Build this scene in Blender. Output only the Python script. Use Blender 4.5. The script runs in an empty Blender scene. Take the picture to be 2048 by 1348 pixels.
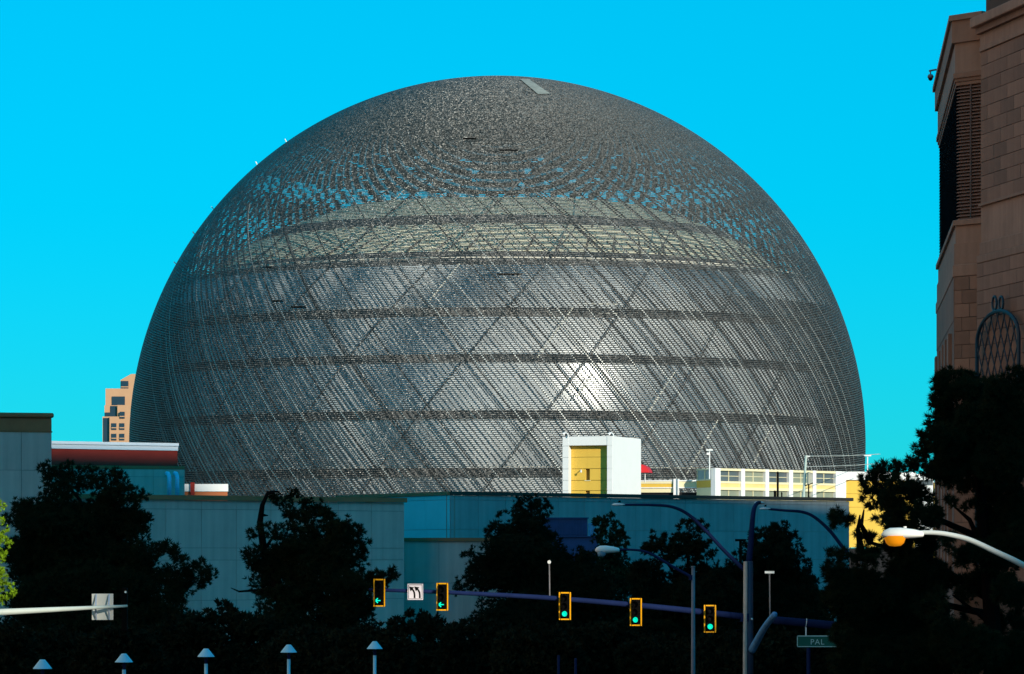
import bpy, math, random
import numpy as np
from mathutils import Vector, Matrix
random.seed(7)
SC = bpy.context.scene
COL = SC.collection

# ------------------------------------------------------------------ camera
F, YH, CH = 7000.0, 1110.0, 8.0          # focal length in photo pixels, horizon row, eye height (footbridge)
cd = bpy.data.cameras.new('camera')
cd.sensor_width = 36.0
cd.lens = F / 2048.0 * 36.0
cd.shift_y = (YH - 674.0) / 2048.0
cd.clip_start, cd.clip_end = 0.5, 20000.0
cam = bpy.data.objects.new('camera', cd)
COL.objects.link(cam)
cam.location = (0, 0, CH)
cam.rotation_euler = (math.pi / 2, 0, 0)
SC.camera = cam

# ------------------------------------------------------------------ sky, sun, exposure
EL, AZ = math.radians(17.0), math.radians(150.0)
SUN = Vector((math.sin(AZ) * math.cos(EL), math.cos(AZ) * math.cos(EL), math.sin(EL)))
world = bpy.data.worlds.new('World')
SC.world = world
world.use_nodes = True
wn = world.node_tree
bg = wn.nodes['Background']
sky = wn.nodes.new('ShaderNodeTexSky')
sky.sky_type = 'NISHITA'
sky.sun_disc = False
sky.sun_elevation, sky.sun_rotation = EL, AZ
sky.air_density, sky.dust_density, sky.ozone_density, sky.altitude = 1.0, 0.1, 8.5, 0.0
# one saturation grade for the whole sky (the photograph is strongly saturated)
def vmath(op, *ins):
    n = wn.nodes.new('ShaderNodeVectorMath'); n.operation = op
    for i, v in enumerate(ins):
        if isinstance(v, (tuple, list)): n.inputs[i].default_value = v
        elif isinstance(v, float): n.inputs['Scale'].default_value = v
        else: wn.links.new(v, n.inputs[i])
    return n
KS = 1.7
SKG, SKB = 2.154, 2.123
lum = vmath('DOT_PRODUCT', sky.outputs[0], (0.2, 0.7, 0.1))
comb = wn.nodes.new('ShaderNodeCombineXYZ')
for i in range(3): wn.links.new(lum.outputs['Value'], comb.inputs[i])
sa = vmath('SCALE', sky.outputs[0], KS)
sb = vmath('SCALE', comb.outputs[0], 1.0 - KS)
ss = vmath('ADD', sa.outputs[0], sb.outputs[0])
sm = vmath('MAXIMUM', ss.outputs[0], (0.0, 0.0, 0.0))
st = vmath('MULTIPLY', sm.outputs[0], (0.06, 1.20, 0.80))
sep_ = wn.nodes.new('ShaderNodeSeparateXYZ'); wn.links.new(st.outputs[0], sep_.inputs[0])
cmb_ = wn.nodes.new('ShaderNodeCombineXYZ')
for i, (ex, k_) in enumerate(((1.0, 1.0), (0.42, 1.0), (0.55, 1.0))):
    pw = wn.nodes.new('ShaderNodeMath'); pw.operation = 'POWER'; pw.inputs[1].default_value = ex
    wn.links.new(sep_.outputs[i], pw.inputs[0])
    ml = wn.nodes.new('ShaderNodeMath'); ml.operation = 'MULTIPLY'; ml.inputs[1].default_value = (1.0, SKG, SKB)[i]
    wn.links.new(pw.outputs[0], ml.inputs[0]); wn.links.new(ml.outputs[0], cmb_.inputs[i])
wn.links.new(cmb_.outputs[0], bg.inputs[0])
bg.inputs[1].default_value = 0.145

sl = bpy.data.lights.new('sun', 'SUN')
sl.energy, sl.angle, sl.color = 4.8, math.radians(0.53), (1.0, 0.91, 0.76)
so = bpy.data.objects.new('sun', sl)
COL.objects.link(so)
so.rotation_euler = SUN.to_track_quat('Z', 'Y').to_euler()
so.location = (100, -200, 300)
SC.view_settings.view_transform = 'Standard'
SC.view_settings.look = 'None'
SC.view_settings.exposure = 0.0
SC.view_settings.gamma = 1.0
SC.view_settings.use_curve_mapping = False
SC.cycles.max_bounces = 4
SC.cycles.diffuse_bounces = 2
SC.cycles.glossy_bounces = 2
SC.cycles.sample_clamp_indirect = 4.0

# ------------------------------------------------------------------ helpers
def P(px, py, d):
    """point seen at photo pixel (px, py) at a distance d in front of the eye"""
    return Vector(((px - 1024.0) / F * d, d, CH + (YH - py) / F * d))
def XY(px, d): return Vector(((px - 1024.0) / F * d, d))
def ZP(py, d): return CH + (YH - py) / F * d

MATS = {}
def mat(name, col, rough=0.7, metal=0.0, var=0.12, scale=0.6, bump=0.0, bscale=8.0, emit=None, estr=1.0, spec=0.3, streak=0.0, piece=0.0):
    if name in MATS: return MATS[name]
    m = bpy.data.materials.new(name); m.use_nodes = True
    nt = m.node_tree; b = nt.nodes['Principled BSDF']
    b.inputs['Roughness'].default_value = rough
    b.inputs['Metallic'].default_value = metal
    b.inputs['Specular IOR Level'].default_value = spec
    tc = nt.nodes.new('ShaderNodeTexCoord')
    no = nt.nodes.new('ShaderNodeTexNoise')
    no.inputs['Scale'].default_value = scale; no.inputs['Detail'].default_value = 6.0
    no.inputs['Roughness'].default_value = 0.65
    nt.links.new(tc.outputs['Object'], no.inputs['Vector'])
    mr = nt.nodes.new('ShaderNodeMapRange')
    mr.inputs['From Min'].default_value, mr.inputs['From Max'].default_value = 0.25, 0.75
    mr.inputs['To Min'].default_value, mr.inputs['To Max'].default_value = 1.0 - var, 1.0 + var
    nt.links.new(no.outputs['Fac'], mr.inputs['Value'])
    fac = mr.outputs[0]
    if streak > 0:
        mp = nt.nodes.new('ShaderNodeMapping'); mp.inputs['Scale'].default_value = (2.2, 2.2, 0.12)
        nt.links.new(tc.outputs['Object'], mp.inputs['Vector'])
        n2 = nt.nodes.new('ShaderNodeTexNoise'); n2.inputs['Scale'].default_value = 1.0; n2.inputs['Detail'].default_value = 4.0
        nt.links.new(mp.outputs[0], n2.inputs['Vector'])
        m2 = nt.nodes.new('ShaderNodeMapRange')
        m2.inputs['From Min'].default_value, m2.inputs['From Max'].default_value = 0.3, 0.7
        m2.inputs['To Min'].default_value, m2.inputs['To Max'].default_value = 1.0 - streak, 1.0 + streak * 0.5
        nt.links.new(n2.outputs['Fac'], m2.inputs['Value'])
        mu = nt.nodes.new('ShaderNodeMath'); mu.operation = 'MULTIPLY'
        nt.links.new(fac, mu.inputs[0]); nt.links.new(m2.outputs[0], mu.inputs[1]); fac = mu.outputs[0]
    if piece > 0:          # every stone or panel has a slightly different tone
        oi = nt.nodes.new('ShaderNodeObjectInfo')
        m3 = nt.nodes.new('ShaderNodeMapRange')
        m3.inputs['To Min'].default_value, m3.inputs['To Max'].default_value = 1.0 - piece, 1.0 + piece
        nt.links.new(oi.outputs['Random'], m3.inputs['Value'])
        mu = nt.nodes.new('ShaderNodeMath'); mu.operation = 'MULTIPLY'
        nt.links.new(fac, mu.inputs[0]); nt.links.new(m3.outputs[0], mu.inputs[1]); fac = mu.outputs[0]
    vm = nt.nodes.new('ShaderNodeVectorMath'); vm.operation = 'SCALE'
    vm.inputs[0].default_value = col
    nt.links.new(fac, vm.inputs['Scale'])
    nt.links.new(vm.outputs[0], b.inputs['Base Color'])
    if bump > 0:
        nb = nt.nodes.new('ShaderNodeTexNoise'); nb.inputs['Scale'].default_value = bscale; nb.inputs['Detail'].default_value = 4.0
        nt.links.new(tc.outputs['Object'], nb.inputs['Vector'])
        bp = nt.nodes.new('ShaderNodeBump'); bp.inputs['Strength'].default_value = bump; bp.inputs['Distance'].default_value = 0.05
        nt.links.new(nb.outputs['Fac'], bp.inputs['Height'])
        nt.links.new(bp.outputs[0], b.inputs['Normal'])
    if emit:
        b.inputs['Emission Color'].default_value = (*emit, 1); b.inputs['Emission Strength'].default_value = estr
    MATS[name] = m
    return m

class MB:
    def __init__(self): self.v, self.f = [], []
    def add(self, vs, fs):
        n = len(self.v); self.v += [tuple(v) for v in vs]; self.f += [tuple(i + n for i in f) for f in fs]
        return self
    def box(self, a, b):
        (x0, y0, z0), (x1, y1, z1) = a, b
        return self.add([(x0,y0,z0),(x1,y0,z0),(x1,y1,z0),(x0,y1,z0),(x0,y0,z1),(x1,y0,z1),(x1,y1,z1),(x0,y1,z1)],
                        [(0,3,2,1),(4,5,6,7),(0,1,5,4),(1,2,6,5),(2,3,7,6),(3,0,4,7)])
    def prism(self, poly, z0, z1):
        n = len(poly)
        vs = [(p[0], p[1], z0) for p in poly] + [(p[0], p[1], z1) for p in poly]
        fs = [(i, (i+1) % n, n + (i+1) % n, n + i) for i in range(n)] + [tuple(range(n-1, -1, -1)), tuple(range(n, 2*n))]
        return self.add(vs, fs)
    def tube(self, pts, rad, n=8, cap=True):
        pts = [Vector(p) for p in pts]
        rs = rad if isinstance(rad, (list, tuple)) else [rad] * len(pts)
        vs, fs = [], []
        up = None
        for i, p in enumerate(pts):
            t = (pts[min(i+1, len(pts)-1)] - pts[max(i-1, 0)]).normalized()
            if up is None:
                up = Vector((0, 0, 1)) if abs(t.z) < 0.9 else Vector((0, 1, 0))
            a = t.cross(up).normalized(); c = a.cross(t).normalized(); up = c
            for k in range(n):
                th = 2 * math.pi * k / n
                vs.append(p + rs[i] * (math.cos(th) * a + math.sin(th) * c))
        for i in range(len(pts) - 1):
            for k in range(n):
                fs.append((i*n + k, i*n + (k+1) % n, (i+1)*n + (k+1) % n, (i+1)*n + k))
        if cap:
            fs.append(tuple(range(n-1, -1, -1))); fs.append(tuple((len(pts)-1)*n + k for k in range(n)))
        return self.add(vs, fs)
    def lathe(self, prof, c=(0,0,0), n=24, a0=0.0, a1=2*math.pi):
        full = abs(a1 - a0 - 2*math.pi) < 1e-6
        m = n if full else n + 1
        vs, fs = [], []
        for r, z in prof:
            for k in range(m):
                th = a0 + (a1 - a0) * k / n
                vs.append((c[0] + r*math.cos(th), c[1] + r*math.sin(th), c[2] + z))
        for i in range(len(prof) - 1):
            for k in range(n):
                k2 = (k+1) % m
                fs.append((i*m + k, i*m + k2, (i+1)*m + k2, (i+1)*m + k))
        return self.add(vs, fs)
    def build(self, name, m, parent=None, smooth=False, bevel=0.0):
        me = bpy.data.meshes.new(name)
        me.from_pydata(self.v, [], self.f); me.update()
        o = bpy.data.objects.new(name, me); COL.objects.link(o)
        if m: me.materials.append(m)
        if smooth:
            for p in me.polygons: p.use_smooth = True
        if bevel > 0:
            md = o.modifiers.new('bevel', 'BEVEL'); md.width = bevel; md.segments = 2
        if parent: attach(o, parent)
        return o

def attach(o, parent):
    o.parent = parent
    o.matrix_parent_inverse = parent_matrix(parent).inverted()
def parent_matrix(o):
    m = o.matrix_basis.copy() if True else None
    if o.parent: m = parent_matrix(o.parent) @ o.matrix_parent_inverse @ m
    return m
def tag(o, label, cat, group=None):
    o['label'] = label; o['category'] = cat
    if group: o['group'] = group
    return o
def thing(name, label, cat, loc=(0,0,0), group=None):
    o = bpy.data.objects.new(name, None); COL.objects.link(o)
    o.location = loc; o.empty_display_size = 0.3
    return tag(o, label, cat, group)
def struct(o): o['kind'] = 'structure'; return o
def stuff(o): o['kind'] = 'stuff'; return o
def inst(src, parent, loc, rotz=0.0, name=None):
    """another object on the same mesh, placed in world space under parent"""
    o = bpy.data.objects.new(name or src.name.split('.')[0], src.data); COL.objects.link(o)
    o.location = loc; o.rotation_euler = (0, 0, rotz)
    attach(o, parent); return o
def mesh_of(mb, name, m, smooth=False):
    me = bpy.data.meshes.new(name); me.from_pydata(mb.v, [], mb.f); me.update(); me.materials.append(m)
    if smooth:
        for p in me.polygons: p.use_smooth = True
    return me
def place(me, name, parent, loc, rotz=0.0):
    o = bpy.data.objects.new(name, me); COL.objects.link(o)
    o.location = loc; o.rotation_euler = (0, 0, rotz)
    if parent: attach(o, parent)
    return o

# ------------------------------------------------------------------ materials
M_ground  = mat('asphalt', (0.045, 0.047, 0.05), 0.9, var=0.25, scale=0.3)
M_road    = mat('road_asphalt', (0.05, 0.05, 0.053), 0.85, var=0.2, scale=0.8)
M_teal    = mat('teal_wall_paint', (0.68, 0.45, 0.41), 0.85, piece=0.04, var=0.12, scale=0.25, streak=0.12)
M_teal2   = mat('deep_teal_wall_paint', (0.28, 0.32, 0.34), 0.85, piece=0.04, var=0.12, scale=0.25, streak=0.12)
M_joint   = mat('panel_joint', (0.30, 0.25, 0.24), 0.9)
M_trim    = mat('brown_trim', (0.46, 0.15, 0.07), 0.8, var=0.15)
M_white   = mat('white_render', (0.82, 0.82, 0.80), 0.7, var=0.03)
M_bluewh  = mat('white_metal_band', (0.72, 0.76, 0.82), 0.5, var=0.03)
M_maroon  = mat('maroon_cladding', (0.32, 0.028, 0.018), 0.8)
M_orange  = mat('orange_brown_cladding', (0.42, 0.13, 0.05), 0.8)
M_yellow  = mat('yellow_render', (0.72, 0.46, 0.07), 0.8, var=0.05, streak=0.04)
M_cream   = mat('cream_render', (0.80, 0.72, 0.45), 0.8, var=0.04)
M_dark    = mat('dark_void', (0.012, 0.012, 0.014), 0.9)
M_glass   = mat('grey_garage_glass', (0.25, 0.27, 0.2), 0.25, var=0.15, spec=0.6)
M_glassd  = mat('dark_garage_glass', (0.10, 0.12, 0.13), 0.2, var=0.2, spec=0.6)
M_tan     = mat('tan_stone', (0.50, 0.28, 0.155), 0.8, var=0.05)
M_towglass= mat('tower_glass', (0.02, 0.03, 0.05), 0.15, spec=0.6)
M_brown   = mat('brown_stone', (0.28, 0.140, 0.098), 0.85, piece=0.2, var=0.16, scale=0.5, bump=0.3, bscale=6, streak=0.12)
M_brown_l = mat('pale_brown_stone', (0.34, 0.182, 0.132), 0.85, piece=0.1, var=0.15, scale=0.5, bump=0.3, bscale=6, streak=0.15)
M_brown_j = mat('brown_mortar', (0.10, 0.055, 0.04), 0.9)
M_slat    = mat('louvre_metal', (0.24, 0.125, 0.10), 0.6, var=0.15)
M_lattice = mat('blue_painted_iron', (0.014, 0.036, 0.06), 0.5, var=0.15)
M_black   = mat('black_paint', (0.003, 0.003, 0.003), 0.8, spec=0.05)
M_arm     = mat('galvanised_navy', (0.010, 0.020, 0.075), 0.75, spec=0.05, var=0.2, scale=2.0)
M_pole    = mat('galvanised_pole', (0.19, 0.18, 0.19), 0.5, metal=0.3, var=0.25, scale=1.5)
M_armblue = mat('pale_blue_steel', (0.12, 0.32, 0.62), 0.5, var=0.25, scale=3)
M_lamp    = mat('lamp_housing', (0.80, 0.82, 0.85), 0.45, var=0.06)
M_lampw   = mat('white_lamp_housing', (0.9, 0.9, 0.86), 0.45, var=0.05)
M_cap     = mat('blue_white_shade', (0.35, 0.72, 0.95), 0.5, var=0.05)
M_yborder = mat('yellow_reflective_tape', (0.95, 0.42, 0.0), 0.5, var=0.05)
M_signw   = mat('sign_white', (0.72, 0.66, 0.70), 0.5, var=0.04)
M_signback= mat('sign_aluminium', (0.55, 0.56, 0.52), 0.45, metal=0.2, var=0.1)
M_green   = mat('sign_green', (0.01, 0.13, 0.10), 0.5)
M_signtxt = mat('sign_letter_white', (0.45, 0.75, 0.75), 0.5)
M_led     = mat('green_signal_led', (0.0, 0.3, 0.2), 0.4, emit=(0.0, 0.95, 0.62), estr=0.95)
M_lensoff = mat('signal_lens_off', (0.004, 0.003, 0.003), 0.6, spec=0.1)
M_amber   = mat('amber_globe', (0.85, 0.28, 0.01), 0.25, emit=(1.0, 0.32, 0.0), estr=0.35)
M_clear   = mat('lamp_lens', (0.25, 0.45, 0.65), 0.15)
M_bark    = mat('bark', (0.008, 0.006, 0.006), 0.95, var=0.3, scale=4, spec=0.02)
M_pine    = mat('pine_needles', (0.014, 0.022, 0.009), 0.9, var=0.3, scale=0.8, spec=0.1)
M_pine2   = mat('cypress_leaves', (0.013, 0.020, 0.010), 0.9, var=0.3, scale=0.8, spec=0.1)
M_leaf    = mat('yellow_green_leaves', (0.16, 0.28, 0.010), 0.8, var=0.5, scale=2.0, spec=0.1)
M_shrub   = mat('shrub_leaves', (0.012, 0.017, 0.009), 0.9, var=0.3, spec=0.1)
M_unit    = mat('blue_grey_metal', (0.035, 0.07, 0.20), 0.5, var=0.2, scale=1.5)
M_pipe    = mat('blue_zinc_pipe', (0.45, 0.62, 0.9), 0.35, metal=0.2)
M_red     = mat('red_canvas', (0.62, 0.012, 0.02), 0.6)
M_hotel   = mat('hotel_stone', (0.74, 0.50, 0.33), 0.7, var=0.08)

# ------------------------------------------------------------------ ground
gm = MB(); gm.add([(-6000,-1500,0),(6000,-1500,0),(6000,12000,0),(-6000,12000,0)], [(0,1,2,3)])
struct(gm.build('ground', M_ground))
rm = MB(); rm.box((-45, 20, 0.004), (45, 192, 0.012))
struct(rm.build('road', M_road))
pz = MB(); pz.add([(-700,425,0.004),(700,425,0.004),(700,1600,0.004),(-700,1600,0.004)], [(0,1,2,3)])
struct(pz.build('bounce_plaza', mat('pale_concrete', (0.42, 0.38, 0.32), 0.9, var=0.15, scale=0.05)))  # unseen pale ground added to bounce sunlight up onto the arena

# ------------------------------------------------------------------ the round arena
AD, AR, AZC = 750.0, 78.5, 31.5                # distance, radius, height of the centre
AC = Vector(((995.0 - 1024.0) / F * AD, AD, AZC))
arena = thing('spherical_arena', 'huge dark grey spherical arena covered in a fine metal grid', 'arena', (AC.x, AC.y, 0))
LAT0 = math.radians(-23.0)

def led_material():
    m = bpy.data.materials.new('led_puck_strip'); m.use_nodes = True
    nt = m.node_tree; b = nt.nodes['Principled BSDF']
    tc = nt.nodes.new('ShaderNodeTexCoord')
    vo = nt.nodes.new('ShaderNodeTexVoronoi'); vo.inputs['Scale'].default_value = 6.0
    nt.links.new(tc.outputs['Object'], vo.inputs['Vector'])
    sep = nt.nodes.new('ShaderNodeSeparateColor'); nt.links.new(vo.outputs['Color'], sep.inputs[0])
    cr = nt.nodes.new('ShaderNodeValToRGB')
    e = cr.color_ramp.elements
    e[0].position, e[0].color = 0.0, (0.035, 0.035, 0.034, 1)
    e[1].position, e[1].color = 1.0, (0.30, 0.30, 0.285, 1)
    n1 = e.new(0.5); n1.color = (0.095, 0.089, 0.081, 1)
    n2 = e.new(0.85); n2.color = (0.16, 0.155, 0.146, 1)
    nt.links.new(sep.outputs[0], cr.inputs[0])
    nt.links.new(cr.outputs[0], b.inputs['Base Color'])
    b.inputs['Roughness'].default_value = 0.42
    b.inputs['Metallic'].default_value = 0.35
    # every puck is tilted a little differently
    ge = nt.nodes.new('ShaderNodeNewGeometry')
    sub = nt.nodes.new('ShaderNodeVectorMath'); sub.operation = 'SUBTRACT'; sub.inputs[1].default_value = (0.5, 0.5, 0.5)
    nt.links.new(vo.outputs['Color'], sub.inputs[0])
    sc_ = nt.nodes.new('ShaderNodeVectorMath'); sc_.operation = 'SCALE'; sc_.inputs['Scale'].default_value = 1.3
    nt.links.new(sub.outputs[0], sc_.inputs[0])
    ad = nt.nodes.new('ShaderNodeVectorMath'); ad.operation = 'ADD'
    nt.links.new(sc_.outputs[0], ad.inputs[0]); nt.links.new(ge.outputs['Normal'], ad.inputs[1])
    nm = nt.nodes.new('ShaderNodeVectorMath'); nm.operation = 'NORMALIZE'
    nt.links.new(ad.outputs[0], nm.inputs[0]); nt.links.new(nm.outputs[0], b.inputs['Normal'])
    return m
M_puck = led_material()
M_fin = mat('dark_fin', (0.022, 0.024, 0.03), 0.6)
M_strut = mat('pale_aluminium_strut', (0.78, 0.80, 0.77), 0.45, metal=0.2, var=0.25, scale=0.4)
M_beam = mat('dark_steel_beam', (0.13, 0.135, 0.14), 0.6, var=0.3, scale=0.2)
M_beam_l = mat('pale_steel_beam', (0.8, 0.78, 0.68), 0.6, var=0.2, scale=0.5)
M_clad = mat('grey_metal_cladding', (0.55, 0.60, 0.63), 0.26, metal=0.12, var=0.16, scale=0.18, bump=0.04, bscale=0.5, spec=0.6)
M_roofcream = mat('cream_roof_membrane', (0.95, 0.89, 0.66), 0.8, var=0.06, scale=0.2)
M_roofgrey = mat('grey_roof_membrane', (0.16, 0.15, 0.135), 0.85, var=0.2, scale=0.15)
M_floor = mat('dark_floor_slab', (0.125, 0.13, 0.135), 0.8)

def sp(lat, lon, r):      # lon 0 faces the street, positive to the right
    return Vector((AC.x + r*math.cos(lat)*math.sin(lon), AC.y - r*math.cos(lat)*math.cos(lon), AC.z + r*math.sin(lat)))

# horizontal strips of pucks: a face and a shelf each, all the way round
BAYS = ((36.5, 41.0), (44.5, 49.0), (50.8, 52.4), (53.8, 55.2), (56.4, 57.6))
PITCH = 0.38
rings = MB()
nl = int((math.radians(88.5) - LAT0) / (PITCH / AR))
for i in range(nl + 1):
    lat = LAT0 + i * PITCH / AR
    c = math.cos(lat)
    seg = max(36, int(330 * c))
    half0 = PITCH * 0.215 / AR
    n0 = len(rings.v)
    lon_lo, lon_hi = (-math.pi, math.pi) if lat > math.radians(18) else (-math.radians(112), math.radians(112))
    closed = lat > math.radians(18)
    m_ = seg if closed else seg + 1
    for (sg_, r) in ((1, AR), (-1, AR), (-1, AR - 0.10)):
        for k in range(m_):
            lo_ = lon_lo + (lon_hi - lon_lo) * k / seg
            half = half0 * (1.42 if abs(lo_) > math.radians(95) else 1.0)      # denser strips round the back
            rings.v.append(tuple(sp(lat + sg_ * half, lo_, r)))
    for row in range(2):
        for k in range(seg):
            k2 = (k + 1) % m_
            if closed:      # open service bays in the far side of the shell
                lo_ = lon_lo + (lon_hi - lon_lo) * (k + .5) / seg
                if abs(lo_) > math.radians(97) and any(l0 < math.degrees(lat) < l1 for l0, l1 in BAYS) and (math.degrees(lo_) * 0.42) % 1.0 < (0.44 if lat < math.radians(49.5) else 0.16): continue
            rings.f.append((n0 + row*m_ + k, n0 + (row+1)*m_ + k, n0 + (row+1)*m_ + k2, n0 + row*m_ + k2))
stuff(rings.build('puck_strip', M_puck, arena, smooth=True))
# slanting aluminium struts: one mesh turned round the axis
def rhumb(sign, r, w, depth, la0, la1, ns, m0=0.78):
    mb = MB()
    merc = lambda la: math.log(math.tan(math.pi/4 + la/2))
    rows = []
    for j in range(ns + 1):
        la = la0 + (la1 - la0) * j / ns
        lo = -sign * m0 * merc(la)
        e = Vector((math.cos(lo), math.sin(lo), 0))          # east
        p = Vector((r*math.cos(la)*math.sin(lo), -r*math.cos(la)*math.cos(lo), r*math.sin(la)))
        n = p.normalized()
        t = (Vector((math.sin(lo)*-math.sin(la), math.cos(lo)*math.sin(la), math.cos(la))) - sign * m0 * e).normalized()
        s = t.cross(n).normalized()
        rows.append([p - s*w/2, p + s*w/2, p + s*w/2 - n*depth, p - s*w/2 - n*depth])
    vs = [v for r_ in rows for v in r_]
    fs = []
    for j in range(ns):
        for k in range(4):
            fs.append((4*j+k, 4*j+(k+1) % 4, 4*j+4+(k+1) % 4, 4*j+4+k))
    mb.add(vs, fs); return mb
def turned(me, th):      # own mesh per bar: faster to trace than overlapping instances
    c = me.copy(); c.transform(Matrix.Rotation(th, 4, 'Z')); return c
M_strut_g = mat('grey_strut', (0.30, 0.32, 0.33), 0.5, var=0.25, scale=0.4)
M_strut_d = mat('shadow_strut', (0.025, 0.028, 0.032), 0.6, var=0.3, scale=0.4)  # dark bars stand in for the shadow lines beside the struts
struts_ = {}
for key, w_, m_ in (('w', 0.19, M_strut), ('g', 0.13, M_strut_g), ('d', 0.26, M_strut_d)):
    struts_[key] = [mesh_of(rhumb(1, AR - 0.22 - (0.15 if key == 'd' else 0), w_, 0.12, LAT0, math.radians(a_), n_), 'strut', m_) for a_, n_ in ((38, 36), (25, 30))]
blades = MB()
NB = 432
bl_ = [rhumb(1, AR - 0.02, 0.012, 0.42, LAT0, math.radians(a_), n_) for a_, n_ in ((46, 40), (21, 26), (29, 30), (21, 26))]
for k in range(NB):
    b0_ = bl_[k % 4]
    th = 2 * math.pi * (k + 0.5) / NB
    c_, s_ = math.cos(th), math.sin(th)
    blades.add([(AC.x + x*c_ - y*s_, AC.y + x*s_ + y*c_, AC.z + z) for x, y, z in b0_.v], b0_.f)
stuff(blades.build('slanting_blade', M_fin, arena))
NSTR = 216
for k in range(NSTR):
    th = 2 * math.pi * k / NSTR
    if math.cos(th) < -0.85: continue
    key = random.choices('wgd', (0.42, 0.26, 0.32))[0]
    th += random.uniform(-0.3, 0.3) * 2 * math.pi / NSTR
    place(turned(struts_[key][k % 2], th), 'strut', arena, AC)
# heavy steel diagrid behind
me_dg = [mesh_of(rhumb(s, 77.2, 0.24, 0.25, LAT0, math.radians(70), 36, 0.80), 'diagrid_beam', M_beam) for s in (1, -1)]
for s in (0, 1):
    for k in range(20):
        place(turned(me_dg[s], 2 * math.pi * (k + 0.27) / 20), 'diagrid_beam', arena, AC)
def ring_beam(z, r, h, m, name='ring_beam', t=0.5, smooth=True):
    mb = MB(); mb.lathe([(r - t, z - h/2), (r, z - h/2), (r, z + h/2), (r - t, z + h/2), (r - t, z - h/2)], AC, 150)
    return mb.build(name, m, arena)
def rz(z, r): return math.sqrt(max(r*r - z*z, 0))
# inner building: glossy grey wall in storeys, then stepped cream roofs
def zfront(py, r):       # height above the arena centre of a ring whose front edge shows at row py
    return CH + (YH - py) / F * (AD - r) - AZC
levels = [zfront(945, 75), zfront(830, 75), zfront(716, 75), zfront(622, 74), zfront(520, 69)]
RI = 75.6
wallz = [-32.0] + levels
for i in range(len(wallz) - 1):
    z0, z1 = wallz[i] + 0.8, wallz[i+1] - 0.8
    prof = [(rz(z0 + (z1 - z0) * j / 6, RI), z0 + (z1 - z0) * j / 6) for j in range(7)]
    mb = MB(); mb.lathe(prof, AC, 160)
    mb.build('inner_wall', M_clad, arena, smooth=True)
for i, z in enumerate(levels[:-1]):
    ring_beam(z, rz(z, RI) + 0.35, 1.6, M_floor, 'floor_slab', 3.0)
    ring_beam(z + 1.15, rz(z + 1.15, RI) + 0.9, 0.16, M_beam_l, 'edge_rail', 0.15)
zt = levels[-1]
mb = MB(); mb.lathe([(rz(zt - 0.8, RI) + 0.1, zt - 0.8), (rz(zt, RI) + 0.3, zt - 0.3), (rz(zt, RI) + 0.3, zt), (62.5, zt + 0.1)], AC, 160)
mb.build('roof_edge', M_floor, arena)
ring_beam(zt + 0.6, rz(zt, RI) + 0.2, 0.42, M_beam_l, 'edge_rail', 0.2)
RP = [(62.0, zt + 0.2), (60.6, zfront(502, 60.6)), (54.0, zfront(455, 54)), (51.5, zfront(446, 51.5)), (50.5, zfront(436, 50.5)), (49.5, zfront(429, 49.5)), (36.0, zfront(398, 36)), (34.0, zfront(393, 34)), (20, zfront(393, 34) + 0.6), (0.01, zfront(393, 34) + 1.2)]
for a, b_, m_, nm in ((0, 1, M_floor, 'dark_roof_band'), (1, 3, M_roofcream, 'cream_roof_band'), (3, 5, M_floor, 'dark_roof_band'), (5, 7, M_roofcream, 'cream_roof_band'), (7, 9, M_roofgrey, 'roof_top')):
    mb = MB(); mb.lathe(RP[a:b_ + 1], AC, 120)
    mb.build(nm, m_, arena)
# roof ribs on the cream bands
for k in range(64):
    th = 2*math.pi*k/64
    mb = MB(); mb.tube([(AC.x + r*math.sin(th + dth), AC.y - r*math.cos(th + dth), AC.z + z + 0.25) for r, z, dth in ((RP[1][0], RP[1][1], 0), (RP[3][0], RP[3][1], 0.09))], 0.28, 4)
    mb.build('roof_rib', M_roofgrey, arena)
# podium storey below
mb = MB(); mb.lathe([(72, 0), (72, AZC - 30.0)], (AC.x, AC.y, 0), 100)
mb.build('base_drum', M_floor, arena)

def on_sphere(px, py, r=AR):
    o = Vector((0, 0, CH)); dvec = Vector(((px - 1024)/F, 1.0, (YH - py)/F)).normalized()
    oc = o - AC; bq = oc.dot(dvec); cq = oc.length_squared - r*r
    return o + dvec * (-bq - math.sqrt(max(bq*bq - cq, 0)))
def lift_strip(pts, w, name, m, r=AR - 0.25):
    """a thin bar lying on the sphere through the given picture points"""
    ps = []
    for i in range(len(pts) - 1):
        for j in range(8):
            t = j / 8.0
            ps.append((pts[i][0] + (pts[i+1][0]-pts[i][0])*t, pts[i][1] + (pts[i+1][1]-pts[i][1])*t))
    ps.append(pts[-1])
    mb = MB(); mb.tube([on_sphere(x, y, r) for x, y in ps], w, 5); return mb.build(name, m, arena)
for a, b_ in (((1373, 948), (1437, 838)), ((1508, 925), (1545, 848)), ((858, 602), (922, 524)), ((803, 482), (866, 438)), ((770, 416), (820, 370)), ((1075, 715), (1148, 612)), ((1155, 792), (1185, 745)), ((1300, 820), (1352, 740))):
    n_ = max(3, int(math.hypot(b_[0]-a[0], b_[1]-a[1]) / 11))
    for j in range(n_):
        t0, t1 = j / n_, (j + 0.72) / n_
        q = lambda t: (a[0] + (b_[0]-a[0])*t, a[1] + (b_[1]-a[1])*t)
        lift_strip([q(t0), q(t1)], 0.15, 'white_brace', M_beam_l)
for x0, x1, y in ((994, 1044, 548), (582, 612, 614), (546, 566, 602), (926, 952, 277), (1000, 1036, 300), (527, 543, 534)):
    lift_strip([(x0, y), (x1, y)], 0.14, 'strip_gap', M_black, AR + 0.12)
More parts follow.
